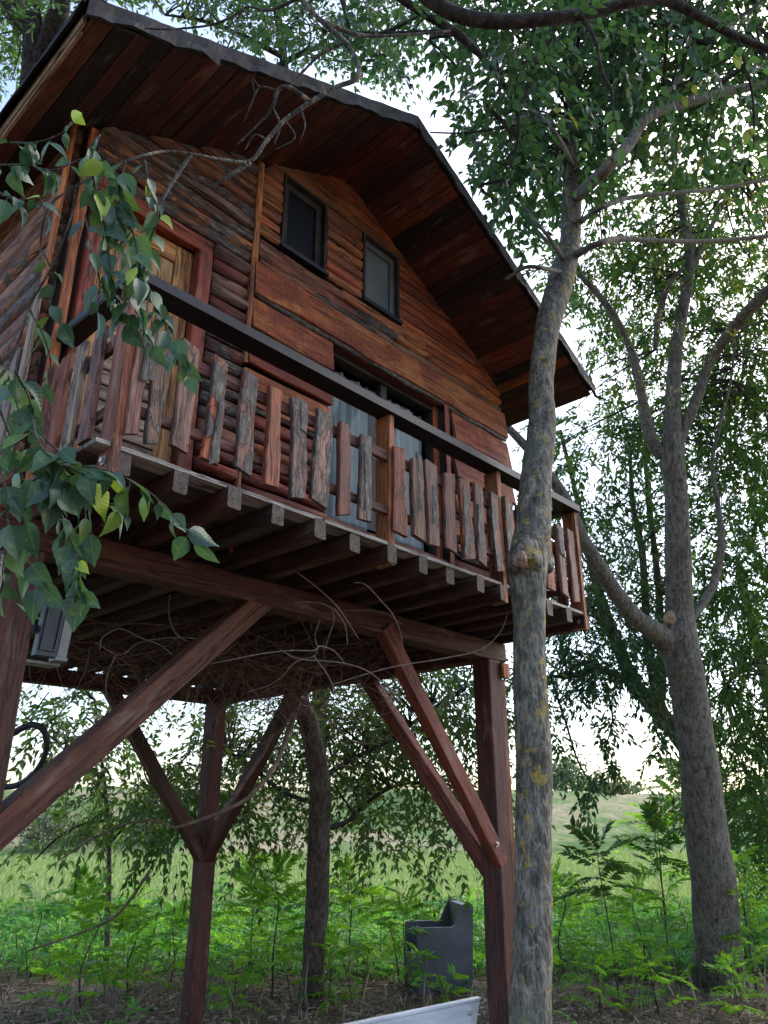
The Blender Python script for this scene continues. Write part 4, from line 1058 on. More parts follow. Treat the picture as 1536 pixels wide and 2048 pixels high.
# ---- the large pitted trunk at the right
p = path_d([(1448, 2046, 104, 9.3), (1438, 1920, 92, 9.3), (1428, 1780, 86, 9.3), (1408, 1620, 80, 9.4), (1392, 1480, 72, 9.5), (1376, 1380, 70, 9.6), (1362, 1290, 72, 9.6), (1358, 1220, 54, 9.7), (1357, 1120, 51, 9.7), (1352, 1000, 45, 9.8), (1345, 905, 46, 9.9), (1345, 840, 34, 10.0), (1352, 700, 24, 10.2), (1376, 560, 21, 10.4), (1376, 480, 19, 10.5), (1352, 345, 14, 10.7), (1346, 250, 10, 10.9)])
p = [(p[0][0] + 0.06, p[0][1] - 0.03, -0.15, p[0][3] * 1.25), (p[0][0] + 0.02, p[0][1], 0.12, p[0][3] * 1.08)] + p[1:]
lp = [path_d([(1366, 1330, 64, 9.65), (1340, 1288, 54, 9.6), (1304, 1260, 42, 9.5), (1268, 1232, 36, 9.4), (1228, 1182, 32, 9.3), (1196, 1130, 29, 9.2), (1165, 1075, 27, 9.2), (1130, 1000, 24, 9.3), (1080, 925, 20, 9.5), (1040, 880, 17, 9.6), (1000, 840, 14, 9.8)]),
      path_d([(1340, 920, 26, 9.9), (1305, 885, 24, 9.9), (1285, 800, 20, 10.0), (1262, 700, 16, 10.1), (1220, 620, 14, 10.2), (1165, 555, 11, 10.3), (1100, 490, 8, 10.4), (1020, 400, 5, 10.5)]),
      path_d([(1350, 900, 24, 9.9), (1392, 800, 22, 10.0), (1425, 715, 20, 10.0), (1480, 640, 24, 9.6), (1560, 560, 22, 9.2)]),
      path_d([(1372, 1250, 16, 9.6), (1400, 1215, 18, 9.8), (1430, 1160, 17, 10.0), (1442, 1090, 14, 10.1), (1436, 1010, 10, 10.2), (1424, 930, 8, 10.3), (1440, 850, 7, 10.3), (1462, 760, 5, 10.4), (1470, 660, 3, 10.4)]),
      path_d([(1376, 560, 12, 10.4), (1410, 480, 10, 10.5), (1450, 400, 8, 10.6), (1490, 320, 5, 10.8)]),
      path_d([(1352, 345, 8, 10.7), (1320, 320, 7, 10.7), (1280, 315, 6, 10.7), (1240, 335, 5, 10.7), (1180, 390, 4, 10.7)]),
      path_d([(1310, 700, 9, 10.2), (1320, 620, 14, 10.3), (1345, 560, 10, 10.4), (1400, 500, 6, 10.5)])]
t2 = tree_build('tree', 'thick pitted grey trunk with a pale pruning cut and forked limbs', p, M['bark_olive'], lp, M['bark_olive'],
    dict(regions=[(1130, 1600, 250, 560, 10.9, 13.5, 0.85), (1100, 1420, 540, 900, 11, 14, 1.0), (1380, 1600, 500, 900, 11, 13.5, 1.2), (1180, 1340, 250, 330, 9.8, 10.6, 0.4)], size=0.125, leaf_mat=M['leaf_mid'], twig_mat=M['bark_dark'], n_leaf=12, aspect=0.36, spread_m=0.42), trunk_kw=dict(sides=72, rough=0.05, seed=21, sub=18, disp=('pit', 0.010)))
burl(1340, 1236, (at(1340, 1236, 9.55))[1], 12, t2, M['scar_pale'], 'pale round pruning cut', 'pruning_scar', 0.16)
# pale seed clusters in its crown
org = np.array([at(R.uniform(1180, 1536), R.uniform(300, 800), R.uniform(8.8, 10.5)) for _ in range(90)])
P_, D_, N_, Ls, Ws, _i = spray_leaves(org, NR.normal(0, 1, (90, 3)) + [0, 0, .3], np.full(90, 0.16), 16, np.full(90, 0.045), 0.3)
o = leaves_mesh('seed_clusters', P_ + NR.normal(0, 0.05, P_.shape), D_, N_, Ls, Ws, M['flower'], t2); o.matrix_parent_inverse = Matrix.Translation(-Vector(t2.location))

# ---- olive multi-stemmed tree behind it
bp = at(1425, 1760, 13.0)
p = [(bp[0], bp[1], -0.2, 0.22), (bp[0], bp[1], 0.6, 0.2)] + path_d([(1412, 1640, 40, 13.0), (1392, 1530, 38, 13.0), (1355, 1470, 36, 13.0), (1318, 1425, 34, 13.0), (1270, 1370, 30, 13.0), (1240, 1300, 26, 13.0), (1208, 1220, 22, 13.1), (1188, 1150, 18, 13.1), (1172, 1080, 14, 13.2), (1150, 980, 10, 13.3), (1120, 860, 7, 13.4)])
lp = [path_d([(1325, 1430, 22, 13.0), (1303, 1340, 20, 13.0), (1292, 1260, 17, 13.0), (1290, 1180, 15, 13.0), (1282, 1090, 13, 13.1), (1265, 1000, 10, 13.2), (1260, 900, 7, 13.3)]),
      path_d([(1322, 1400, 20, 13.1), (1322, 1300, 18, 13.1), (1318, 1190, 15, 13.1), (1308, 1090, 12, 13.2), (1296, 1000, 9, 13.3), (1290, 880, 6, 13.4)]),
      path_d([(1262, 1360, 16, 13.0), (1200, 1340, 11, 12.5), (1140, 1355, 8, 12), (1100, 1350, 5, 11.6)]),
      path_d([(1240, 1300, 12, 13), (1218, 1270, 10, 12.6), (1170, 1200, 8, 12.4), (1120, 1130, 5, 12.2)])]
t3 = tree_build('tree', 'slender olive-barked tree with several stems behind the thick right trunk', p, M['bark_far'], lp, M['bark_far'],
    dict(regions=[(1090, 1440, 840, 1260, 12, 15.5, 0.8), (1085, 1260, 1200, 1400, 11, 13, 2.0), (1190, 1330, 1330, 1430, 11.5, 13, 0.8), (1100, 1180, 880, 1120, 11, 13.5, 0.9)], size=0.13, leaf_mat=M['leaf_dark'], twig_mat=M['bark_dark'], n_leaf=12, aspect=0.32, spread_m=0.45, droop=0.6, tint=(0, .8)), trunk_kw=dict(sides=14))
# low hanging spray from the same tree
hb = [path_d([(1100, 1350, 5, 11.6), (1130, 1440, 5, 11.4), (1155, 1520, 4, 11.3), (1185, 1570, 3, 11.2), (1215, 1600, 2, 11.2)]), path_d([(1215, 1380, 5, 11.8), (1225, 1440, 4, 11.7), (1212, 1500, 3, 11.6), (1222, 1560, 2, 11.6)])]
mbh = MB()
for k, q in enumerate(hb):
    v, f = tube_geo(q, 5, 4); mbh.add(v, f)
o = mbh.obj('hanging_twig', M['bark_dark'], t3); o.matrix_parent_inverse = Matrix.Translation(-Vector(t3.location))
org = np.array([at(x + R.gauss(0, 9), y + R.gauss(0, 9), 11.4 + R.gauss(0, .2)) for x, y, n in ((1185, 1562, 14), (1170, 1590, 8), (1225, 1440, 12), (1205, 1470, 10), (1222, 1530, 10), (1150, 1540, 5), (1115, 1480, 6), (1110, 1540, 6), (1330, 1480, 8), (1320, 1440, 10)) for _ in range(n)])
P_, D_, N_, Ls, Ws, _i = spray_leaves(org, NR.normal(0, .6, (len(org), 3)) + [0, 0, -.7], np.full(len(org), 0.25), 8, np.full(len(org), 0.12), 0.3, aspect=.42)
o = leaves_mesh('hanging_leaves', P_, D_, N_, Ls, Ws, M['leaf_dark'], t3); o.matrix_parent_inverse = Matrix.Translation(-Vector(t3.location))

# ---- dense tree filling the right edge
bp = on_ground(1640, 1850)
p = [(bp[0], bp[1], -0.2, 0.2), (bp[0], bp[1], 2.0, 0.17), (bp[0] - .2, bp[1] + .1, 4.5, 0.13), (bp[0] - .3, bp[1] + .2, 7.5, 0.06)]
dd = float((bp - CAM) @ FW)
tree_build('tree', 'dense leafy tree filling the right edge behind the thick trunk', p, M['bark_far'], [path_d([(1600, 1250, 12, dd), (1500, 1330, 8, dd - .5), (1450, 1370, 5, dd - .6)]), path_d([(1600, 1000, 12, dd), (1500, 920, 8, dd - .3), (1440, 870, 5, dd - .4)])], M['bark_dark'],
    dict(regions=[(1450, 1680, 600, 1000, 11.5, 14.5, 0.9), (1412, 1680, 960, 1320, 11.5, 15, 1.7), (1410, 1680, 1300, 1700, 11.5, 15, 2.0)], size=0.15, leaf_mat=M['leaf_mid'], twig_mat=M['bark_dark'], n_leaf=11, aspect=0.36, spread_m=0.5, use_gaps=False, tint=(0, .85)), trunk_kw=dict(sides=12))

# ---- scaly brown trunk under the platform
p = path_d([(622, 2046, 46, 8.6), (624, 1960, 45, 8.6), (632, 1840, 46, 8.6), (638, 1720, 45, 8.6), (640, 1600, 43, 8.6), (634, 1520, 42, 8.6), (618, 1450, 40, 8.5), (600, 1395, 36, 8.4)])
top = p[-1]
p = [(p[0][0], p[0][1], -0.15, p[0][3] * 1.3), (p[0][0], p[0][1], 0.15, p[0][3] * 1.1)] + p[1:] + [(top[0] + .1, top[1] + .2, top[2] + 1.0, 0.09), (top[0] + .2, top[1] + .6, top[2] + 3.0, 0.07), (top[0] + .1, top[1] + .7, top[2] + 5.4, 0.03)]
lp = [path_d([(640, 1560, 12, 8.7), (700, 1520, 10, 9.2), (780, 1480, 8, 9.6), (860, 1420, 6, 9.8), (930, 1380, 4, 10)]), path_d([(645, 1660, 10, 8.7), (700, 1640, 9, 9.2), (740, 1600, 8, 9.6), (800, 1570, 6, 9.8), (900, 1560, 4, 10)]),
      path_d([(636, 1610, 9, 8.7), (560, 1580, 8, 9.4), (500, 1530, 6, 9.8), (450, 1500, 4, 10)])]
tree_build('tree', 'scaly brown trunk standing below the platform among dry vines', p, M['bark_brown'], lp, M['bark_dark'],
    dict(regions=[(650, 965, 1320, 1540, 9, 12, 2.0), (670, 950, 1520, 1690, 9, 11.5, 0.9), (445, 640, 1390, 1550, 9.5, 12, 1.8), (450, 600, 1540, 1680, 9.5, 12, 0.9), (330, 420, 1440, 1640, 9.5, 11.5, 0.8)], size=0.105, leaf_mat=M['leaf_olive'], twig_mat=M['bark_dark'], n_leaf=9, aspect=0.42, spread_m=0.36, droop=0.5), trunk_kw=dict(sides=48, rough=0.10, seed=5, sub=22, disp=('scale', 0.012)))
# ---- thin young tree at the left below the house
bp = on_ground(212, 1948)
dd = float((bp - CAM) @ FW)
p = [(bp[0], bp[1], -0.1, 0.05)] + path_d([(214, 1900, 13, dd), (217, 1800, 11, dd), (218, 1700, 10, dd), (214, 1620, 9, dd), (206, 1540, 7, dd), (196, 1470, 6, dd), (190, 1400, 5, dd)])
lp = [path_d([(216, 1640, 5, dd), (160, 1650, 4, dd), (110, 1680, 4, dd - .2), (70, 1720, 3, dd - .3)]), path_d([(218, 1690, 5, dd), (260, 1640, 4, dd), (310, 1590, 3, dd)]), path_d([(208, 1560, 5, dd), (150, 1520, 4, dd), (110, 1480, 3, dd)])]
tree_build('tree', 'thin young tree with a slim pole stem left of the back stilt', p, M['bark_olive'], lp, M['bark_dark'],
    dict(regions=[(130, 360, 1560, 1700, dd - 1.6, dd + 1, 1.0), (150, 380, 1420, 1580, dd - 1.5, dd + 1, 1.4), (10, 180, 1370, 1475, dd - 1, dd + 1, 1.6), (30, 120, 1450, 1560, dd - 1, dd + 1, 0.5)], size=0.13, leaf_mat=M['leaf_olive'], twig_mat=M['bark_dark'], n_leaf=9, aspect=0.42, spread_m=0.42, droop=0.5), trunk_kw=dict(sides=10))
# ---- trees behind the roof
bp = at(30, 500, 10.5)
p = [(bp[0] + 0.6, bp[1], -0.2, 0.32), (bp[0] + .5, bp[1], 2.5, 0.28), (bp[0] + .4, bp[1], 5.0, 0.25)] + path_d([(70, 140, 52, 10.2), (40, 40, 40, 10.4), (0, -80, 30, 10.6)])
lp = [path_d([(75, 150, 40, 10.2), (105, 60, 40, 10.0), (120, 0, 38, 9.9), (90, -80, 30, 9.9)]), path_d([(60, 120, 16, 10.2), (80, 50, 14, 10.1), (60, -30, 12, 10.0)]), path_d([(40, 60, 14, 10.4), (10, 10, 12, 10.4), (-40, -60, 10, 10.5)])]
tree_build('tree', 'dark leaning limbs rising behind the eave at the upper left corner', p, M['bark_dark'], lp, M['bark_dark'],
    dict(regions=[(-60, 150, -60, 210, 9.5, 12.5, 1.3), (120, 330, -60, 60, 9.5, 12.5, 1.0)], size=0.105, leaf_mat=M['leaf_mid'], twig_mat=M['bark_dark'], n_leaf=10, aspect=0.42), trunk_kw=dict(sides=14))
bp = at(634, 1600, 12)
p = [(bp[0], bp[1], -0.2, 0.13), (bp[0], bp[1], 4.0, 0.13), (bp[0], bp[1], 7.0, 0.12)] + path_d([(560, 60, 16, 12), (500, -60, 12, 12)])
lp = [path_d([(560, 130, 12, 12), (620, 100, 10, 11.5), (700, 90, 8, 11), (790, 130, 5, 10.6)]), path_d([(560, 110, 12, 12), (480, 70, 10, 11.6), (400, 40, 7, 11.2), (330, 30, 4, 10.8)]), path_d([(560, 150, 9, 12), (580, 60, 8, 11.8), (640, -20, 6, 11.4)])]
tree_build('tree', 'tree behind the roof ridge whose small leaves show above the gable', p, M['bark_dark'], lp, M['bark_dark'],
    dict(regions=[(320, 850, -70, 120, 9.5, 13, 0.95), (560, 830, 60, 200, 9.5, 13, 0.7)], size=0.10, leaf_mat=M['leaf_dark'], twig_mat=M['bark_dark'], n_leaf=10, aspect=0.42), trunk_kw=dict(sides=12))

# ---- dark branch that crosses the top of the view
def branch_thing(name, label, paths, mat, crown_kw=None, sides=10, group=None, cat='branch'):
    root = tag(empty(name, tuple(paths[0][0][:3])), label, cat, group)
    mb = MB(); pts = []
    for k, q in enumerate(paths):
        v, f = tube_geo(q, sides, 6, 0.16, 77 * k + 3); mb.add(v, f); pts += [tuple(z) for z in catmull(q, 4)]
    mb.obj('wood', mat, root, None, True)
    if crown_kw: crown(root, limb_pts=pts, **crown_kw)
    adopt(root)
    return root
branch_thing('branch', 'thick dark branch sweeping across the top of the picture', [
    path_d([(800, -60, 26, 4.3), (858, -2, 28, 4.3), (925, 33, 30, 4.3), (1010, 44, 29, 4.3), (1100, 38, 27, 4.3), (1190, 24, 25, 4.4), (1260, 5, 22, 4.4), (1330, 0, 20, 4.5), (1405, 36, 18, 4.6), (1470, 72, 16, 4.7), (1570, 112, 14, 4.8)]),
    path_d([(1160, 28, 9, 4.35), (1190, 80, 8, 4.3), (1203, 140, 7, 4.3), (1224, 190, 6, 4.3), (1222, 250, 4, 4.3)]),
    path_d([(1475, 75, 7, 4.7), (1490, 130, 6, 4.7), (1506, 200, 5, 4.7), (1508, 300, 4, 4.7)]),
    path_d([(1440, 52, 8, 4.6), (1500, 20, 7, 4.7), (1560, -30, 6, 4.8)])], M['bark_dark'],
    dict(regions=[(1130, 1260, 60, 260, 4.2, 4.6, 0.28), (1400, 1560, -40, 140, 4.5, 5, 0.5), (900, 1130, -40, 60, 4.2, 4.7, 0.35)], size=0.075, leaf_mat=M['leaf_dark'], twig_mat=M['bark_dark'], n_leaf=7, aspect=0.55, six=True, spread_m=0.2, ln=(.18, .3)))
branch_thing('branch', 'drooping branch hanging in front of the sky gap right of the ridge', [
    path_d([(740, -60, 18, 4.8), (800, -5, 17, 4.8), (860, 35, 16, 4.8), (912, 66, 18, 4.8), (950, 100, 14, 4.8), (985, 140, 11, 4.8), (1018, 185, 9, 4.8), (1036, 235, 8, 4.8), (1034, 290, 6, 4.8), (1016, 340, 4, 4.8), (995, 380, 3, 4.8)]),
    path_d([(912, 62, 9, 4.8), (850, 64, 9, 4.8), (790, 66, 7, 4.8), (700, 66, 5, 4.9)]),
    path_d([(905, 70, 8, 4.8), (860, 78, 6, 4.8), (880, 100, 5, 4.8), (915, 135, 3, 4.8)]),
    path_d([(860, 265, 3, 5.0), (930, 266, 4, 5.0), (990, 258, 4, 4.9), (1034, 250, 4, 4.8)])], M['bark_dark'],
    dict(regions=[(900, 1060, 110, 300, 4.7, 5.2, 0.5), (930, 1030, 270, 430, 4.7, 5.2, 0.5), (560, 850, -50, 140, 4.7, 5.3, 0.35)], size=0.075, leaf_mat=M['leaf_dark'], twig_mat=M['bark_dark'], n_leaf=7, aspect=0.55, six=True, spread_m=0.2, ln=(.18, .3)))

def path_d2(r_): return path_d([(a, b, w * 0.62, d) for a, b, w, d in r_])
# ---- near branch with broad leaves in front of the eave
nb = tag(empty('branch', tuple(at(600, -40, 3.0))), 'lichened near branch with broad pointed leaves hanging before the left eave', 'branch')
main = [path_d2([(560, -60, 15, 3.1), (600, -5, 16, 3.1), (640, 40, 16, 3.05), (690, 85, 15, 3.0), (716, 130, 16, 2.95), (712, 158, 17, 2.9), (670, 175, 16, 2.85), (620, 205, 15, 2.8), (570, 240, 14, 2.75), (535, 280, 13, 2.7), (500, 322, 13, 2.65), (440, 318, 10, 2.55), (385, 308, 9, 2.45), (330, 303, 9, 2.4), (270, 316, 8, 2.3), (215, 340, 8, 2.25), (160, 368, 8, 2.2), (105, 405, 7, 2.15), (85, 450, 6, 2.1), (80, 520, 5, 2.1)]),
        path_d2([(150, 375, 8, 2.2), (145, 420, 7, 2.2), (130, 470, 7, 2.15), (100, 540, 7, 2.1), (60, 610, 8, 2.1), (38, 680, 9, 2.05), (10, 740, 10, 2.0), (-40, 800, 12, 2.0)]),
        path_d([(500, 325, 10, 2.65), (470, 345, 8, 2.62), (440, 362, 7, 2.6), (428, 375, 4, 2.6)]), path_d([(382, 310, 7, 2.45), (355, 350, 7, 2.4), (325, 400, 6, 2.35), (300, 450, 6, 2.3), (286, 505, 5, 2.3), (275, 560, 3, 2.3)]),
        path_d([(620, 203, 10, 2.8), (580, 175, 8, 2.8), (556, 180, 8, 2.8), (545, 215, 6, 2.8), (520, 245, 4, 2.8), (475, 290, 3, 2.8)]), path_d([(556, 182, 5, 2.8), (520, 175, 4, 2.8), (500, 215, 3, 2.8), (487, 245, 2, 2.8)]),
        path_d([(690, 85, 7, 3.0), (640, 110, 6, 3.0), (600, 150, 5, 2.95), (575, 178, 4, 2.9)]), path_d([(570, 240, 4, 2.75), (590, 275, 3, 2.75), (550, 300, 2, 2.75)]),
        path_d([(545, 215, 5, 2.8), (560, 250, 4, 2.8), (548, 290, 3, 2.8)]), path_d([(535, 280, 4, 2.7), (510, 270, 3, 2.7), (490, 300, 2, 2.7)]), path_d([(600, 215, 5, 2.78), (610, 250, 3, 2.78), (600, 285, 2, 2.78)]), path_d([(520, 175, 3, 2.8), (505, 160, 3, 2.8), (512, 195, 2, 2.8)]), path_d([(640, 40, 9, 3.05), (720, 70, 8, 3.2), (800, 70, 6, 3.3), (900, 62, 5, 3.4)]), path_d([(600, -5, 8, 3.1), (540, 20, 6, 3.2), (490, 15, 6, 3.2), (470, 60, 5, 3.2), (455, 95, 3, 3.2)]), path_d([(490, 18, 5, 3.2), (430, 48, 5, 3.2), (350, 58, 4, 3.2), (290, 57, 3, 3.2)])]
mb = MB(); 
for k, q in enumerate(main):
    v, f = tube_geo(q, 8, 6, 0.2, 13 * k); mb.add(v, f)
mb.obj('wood', M['bark_twig'], nb, None, True)
shoots = [  # (path, leaves, size px, depth)
    ([(250, 322), (238, 380), (250, 440), (268, 500), (290, 560), (325, 625), (355, 690), (378, 760)], 38, 54, 2.25),
    ([(185, 352), (200, 420), (215, 480), (220, 540), (235, 600), (245, 650)], 28, 56, 2.2),
    ([(230, 400), (262, 455), (275, 520), (262, 590), (285, 650), (310, 700)], 20, 58, 2.2), ([(170, 430), (185, 500), (200, 570), (190, 630)], 10, 54, 2.15), ([(90, 880), (140, 920), (180, 960), (170, 1020), (190, 1080)], 12, 68, 1.95),
    ([(290, 320), (300, 380), (320, 430), (300, 480), (285, 545)], 14, 50, 2.3),
    ([(20, 285), (70, 285), (120, 268), (160, 235)], 11, 50, 2.15), ([(-10, 330), (50, 330), (110, 340), (165, 318), (230, 325)], 15, 50, 2.15),
    ([(-10, 380), (30, 400), (75, 395), (95, 430)], 10, 52, 2.1), ([(200, 270), (180, 300), (190, 345), (205, 395)], 6, 52, 2.2),
    ([(85, 500), (110, 560), (100, 620), (130, 650)], 6, 56, 2.1),
    ([(60, 620), (90, 680), (100, 740), (60, 790)], 7, 60, 2.05), ([(-10, 690), (20, 760), (40, 830), (70, 900)], 9, 66, 2.0),
    ([(30, 740), (60, 800), (75, 880), (120, 925), (190, 935), (240, 950), (300, 985), (350, 1035), (392, 1085)], 30, 70, 1.95),
    ([(100, 910), (110, 980), (130, 1050), (155, 1120), (165, 1190)], 28, 70, 1.95), ([(120, 930), (70, 990), (50, 1060), (60, 1130), (80, 1180)], 13, 68, 1.95),
    ([(-20, 900), (10, 970), (15, 1060), (5, 1150), (15, 1200)], 16, 70, 1.9), ([(130, 960), (180, 1000), (230, 1010), (260, 1040)], 6, 62, 1.95), ([(0, 820), (30, 900), (45, 960)], 6, 66, 1.95)]
# leaf blades: a few curved shapes shared by all
def leaf_shape(curl, fold, twist, asym):
    us = [0, 0.06, 0.2, 0.36, 0.52, 0.68, 0.82, 0.93, 1.0]; wd = [0.02, 0.17, 0.285, 0.31, 0.27, 0.19, 0.10, 0.035, 0.003]
    v, f = [], []
    for i, (u, w) in enumerate(zip(us, wd)):
        z0 = -curl * u * u; tw = twist * u
        serr = 0.012 if i % 2 else -0.006
        for s in (-1, -0.5, 0, 0.5, 1):
            ww = (w + (serr if abs(s) == 1 else 0)) * (1 + asym * s)
            y = s * ww; z = z0 + fold * abs(s) * w - 0.08 * (s * s) * w
            v.append((u - (0.03 if abs(s) == 1 and i == 0 else 0), y * math.cos(tw) - z * math.sin(tw) * 0.2, z + y * math.sin(tw)))
    for i in range(len(us) - 1):
        for j in range(4):
            a = i * 5 + j; f.append((a, a + 1, a + 6, a + 5))
    k = len(v)   # stalk
    v += [(-0.22, -0.008, 0.03), (-0.22, 0.008, 0.03), (0.02, 0.01, 0.0), (0.02, -0.01, 0.0)]; f.append((k, k + 1, k + 2, k + 3))
    me = bpy.data.meshes.new('leaf'); me.from_pydata(v, [], f); me.shade_smooth(); me.materials.append(M['leaf_near']); return me
SH = [leaf_shape(R.uniform(-0.05, 0.55), R.uniform(0.05, 0.75), R.uniform(-0.8, 0.8), R.uniform(-.15, .15)) for _ in range(14)]
mb = MB(); invp = Matrix.Translation(-Vector(nb.location)); nleaf = 0
for (pts, n, spx, d) in shoots:
    path = catmull([(*at(x, y, d + R.uniform(-.06, .06)), 0.0035) for x, y in pts], 8); path[:, 3] = np.linspace(0.0032, 0.0012, len(path))
    v, f = tube_geo(path, 5, 1); mb.add(v, f)
    for k in range(n):
        t = (k + R.uniform(0.2, 0.8)) / n; i = min(len(path) - 2, int(t * (len(path) - 1)))
        pos = path[i, :3]; tan = unit((path[i + 1, :3] - path[i, :3])[None])[0]
        side = (1 if k % 2 else -1)
        dirv = tan * 0.35 + RT * side * R.uniform(0.1, 0.85) + UP * R.uniform(-1.25, -0.1) + FW * R.uniform(-0.6, 0.25)
        dirv = unit(dirv[None])[0]
        nrm = -FW * R.uniform(0.3, 1.2) + np.array([0, 0, 1.0]) * R.uniform(0.2, 1.0) + RT * R.gauss(0, .7)
        yv = unit(np.cross(nrm, dirv)[None])[0]; zv = np.cross(dirv, yv)
        s = spx * d / FPX * R.choice([R.uniform(0.45, 0.75), R.uniform(0.75, 1.05), R.uniform(0.85, 1.15)])
        pos = pos + dirv * s * 0.2
        o = bpy.data.objects.new('leaf', R.choice(SH)); link(o, nb)
        o.matrix_parent_inverse = invp
        mw = Matrix(((dirv[0], yv[0], zv[0], 0), (dirv[1], yv[1], zv[1], 0), (dirv[2], yv[2], zv[2], 0), (0, 0, 0, 1))) @ Matrix.Diagonal((s, s * R.uniform(.85, 1.15), s, 1))
        mw.translation = Vector(pos); o.matrix_basis = mw
        yel = R.random()
        o.color = (7.5, 4.2, 0.8, 1) if yel > 0.96 else ((2.4, 1.7, 0.6, 1) if yel > 0.86 else (1, 1, 1, 1)); nleaf += 1
mb.obj('shoots', M['bark_twig'], nb, None, True); adopt(nb)

# ================================================================== smaller things
# ---- dry vines tangled under the platform
vt = tag(empty('vine', tuple(at(610, 1420, 8.2))), 'tangle of dry leafless vines hanging under the platform', 'vine')
mb = MB(); mp = MB()
for k in range(700):
    c = np.array([R.gauss(2.75, .62), R.gauss(1.45, .55), -0.36 - abs(R.gauss(0, .22)) + H0])
    if k > 590: c = np.array([R.uniform(0.7, 2.0), R.uniform(1.2, 3.0), -0.38 - abs(R.gauss(0, .1)) + H0])
    d = unit(NR.normal(0, 1, (1, 3)))[0]; d[2] *= 0.6; ax = unit(NR.normal(0, 1, (1, 3)))[0]
    pts = []; q = c.copy(); kap = R.gauss(0, 5.0); r = R.choice([R.uniform(0.0014, 0.0026), R.uniform(0.0024, 0.0050)])
    for i in range(10):
        pts.append((*q, r * (1 - i / 14)))
        d = d + np.cross(ax, d) * kap * 0.07 + NR.normal(0, .12, 3); d = d / np.linalg.norm(d); q = q + d * 0.075
        q[2] = min(q[2], H0 - 0.28)
    v, f = tube_geo(pts, 4, 2); mb.add(v, f)
o = mb.obj('tangle', M['vine'], vt); o['kind'] = 'stuff'
for q in ([(575, 1130, 3), (640, 1180, 3.5), (676, 1215, 4), (700, 1250, 3), (716, 1276, 2)], [(497, 1228, 2), (560, 1213, 3), (600, 1204, 3), (640, 1206, 3.5), (664, 1216, 4)], [(380, 1335, 2), (450, 1322, 2.5), (520, 1308, 3), (580, 1301, 3), (628, 1301, 4), (640, 1292, 4), (668, 1302, 3), (690, 1327, 2)],
          [(636, 1294, 3), (628, 1312, 4), (590, 1325, 3.5), (565, 1352, 3), (535, 1372, 2.5), (495, 1383, 2)], [(628, 1312, 3.5), (652, 1345, 3), (668, 1375, 2.5), (682, 1402, 2)], [(708, 1165, 2), (732, 1170, 3), (768, 1208, 3), (785, 1228, 3), (800, 1262, 2), (806, 1300, 2)],
          [(664, 1216, 3.5), (668, 1240, 3), (655, 1280, 3), (650, 1300, 2)], [(668, 1216, 3.5), (690, 1250, 3), (695, 1290, 2)], [(200, 1300, 2), (205, 1275, 3), (240, 1258, 3), (280, 1275, 3), (320, 1290, 2.5), (345, 1310, 2)], [(190, 1285, 2), (240, 1310, 3), (280, 1285, 3), (360, 1275, 3), (460, 1285, 2.5)],
          [(340, 1190, 2.5), (338, 1230, 3), (350, 1265, 3), (372, 1282, 3)], [(232, 1310, 3), (215, 1350, 3), (212, 1390, 2.5), (225, 1420, 2)], [(660, 1370, 2.5), (780, 1335, 3), (880, 1318, 3), (960, 1300, 2.5), (1000, 1265, 2), (1015, 1230, 1.5)], [(640, 1240, 2), (630, 1270, 3), (634, 1292, 3)], [(560, 1300, 2), (600, 1318, 3), (680, 1325, 3), (740, 1345, 3), (800, 1400, 2)]):
    d = R.uniform(4.3, 5.0)
    v, f = tube_geo(path_d([(x, y, w * 0.85, d + 0.05 * k) for k, (x, y, w) in enumerate(q)]), 5, 5); mp.add(v, f)
mp.obj('pale_twigs', M['vine_pale'], vt)
mb = MB()
for q in ([(600, 1400, 12, 8.2), (575, 1470, 10, 8.0), (545, 1540, 9, 7.6), (490, 1600, 8, 7.2), (400, 1640, 7, 6.9), (350, 1655, 5, 6.7)], [(590, 1390, 10, 8.2), (560, 1430, 9, 8), (530, 1500, 8, 7.8), (470, 1590, 7, 7.6), (430, 1640, 5, 7.5)], [(610, 1400, 9, 8.2), (560, 1370, 8, 7.6), (480, 1330, 7, 7.0), (420, 1310, 5, 6.5)], [(350, 1655, 5, 6.7), (280, 1640, 5, 6.6), (180, 1680, 5, 6.5), (120, 1720, 4, 6.5)],
          [(300, 1740, 6, 7.5), (260, 1800, 6, 7.6), (220, 1840, 5, 7.7), (150, 1870, 4, 7.8), (60, 1900, 4, 7.9)], [(640, 1420, 5, 8.2), (700, 1480, 4, 8.0), (760, 1490, 3, 7.8)]):
    v, f = tube_geo(path_d(q), 6, 6, 0.15, 4); mb.add(v, f)
mb.obj('stems', M['vine'], vt); adopt(vt)

# ---- dark cable loop by the left post
v, f = tube_geo(path_d([(-20, 1495, 12, 4.6), (20, 1470, 13, 4.6), (60, 1450, 13, 4.6), (85, 1458, 13, 4.6), (94, 1485, 12, 4.6), (88, 1515, 12, 4.6), (70, 1545, 12, 4.6), (40, 1568, 12, 4.6), (10, 1574, 12, 4.6), (-30, 1570, 12, 4.6)]), 8, 8)
tag(mesh_obj('cable', v, f, M['cable'], None, None, True), 'thick black cable loop beside the left stilt', 'cable')
for k, (a, b) in enumerate((((98, 1384), (48, 1446)), ((163, 1382), (22, 1520)))):
    v, f = tube_geo([(*at(*a, 4.8), 0.004), (*at((a[0] + b[0]) / 2, (a[1] + b[1]) / 2 + 2, 4.7), 0.004), (*at(*b, 4.6), 0.004)], 5, 4)
    tag(mesh_obj('wire', v, f, M['cable']), ['short thin wire running down to the cable loop', 'longer thin wire crossing above the cable loop'][k], 'wire', 'wires by the left stilt')

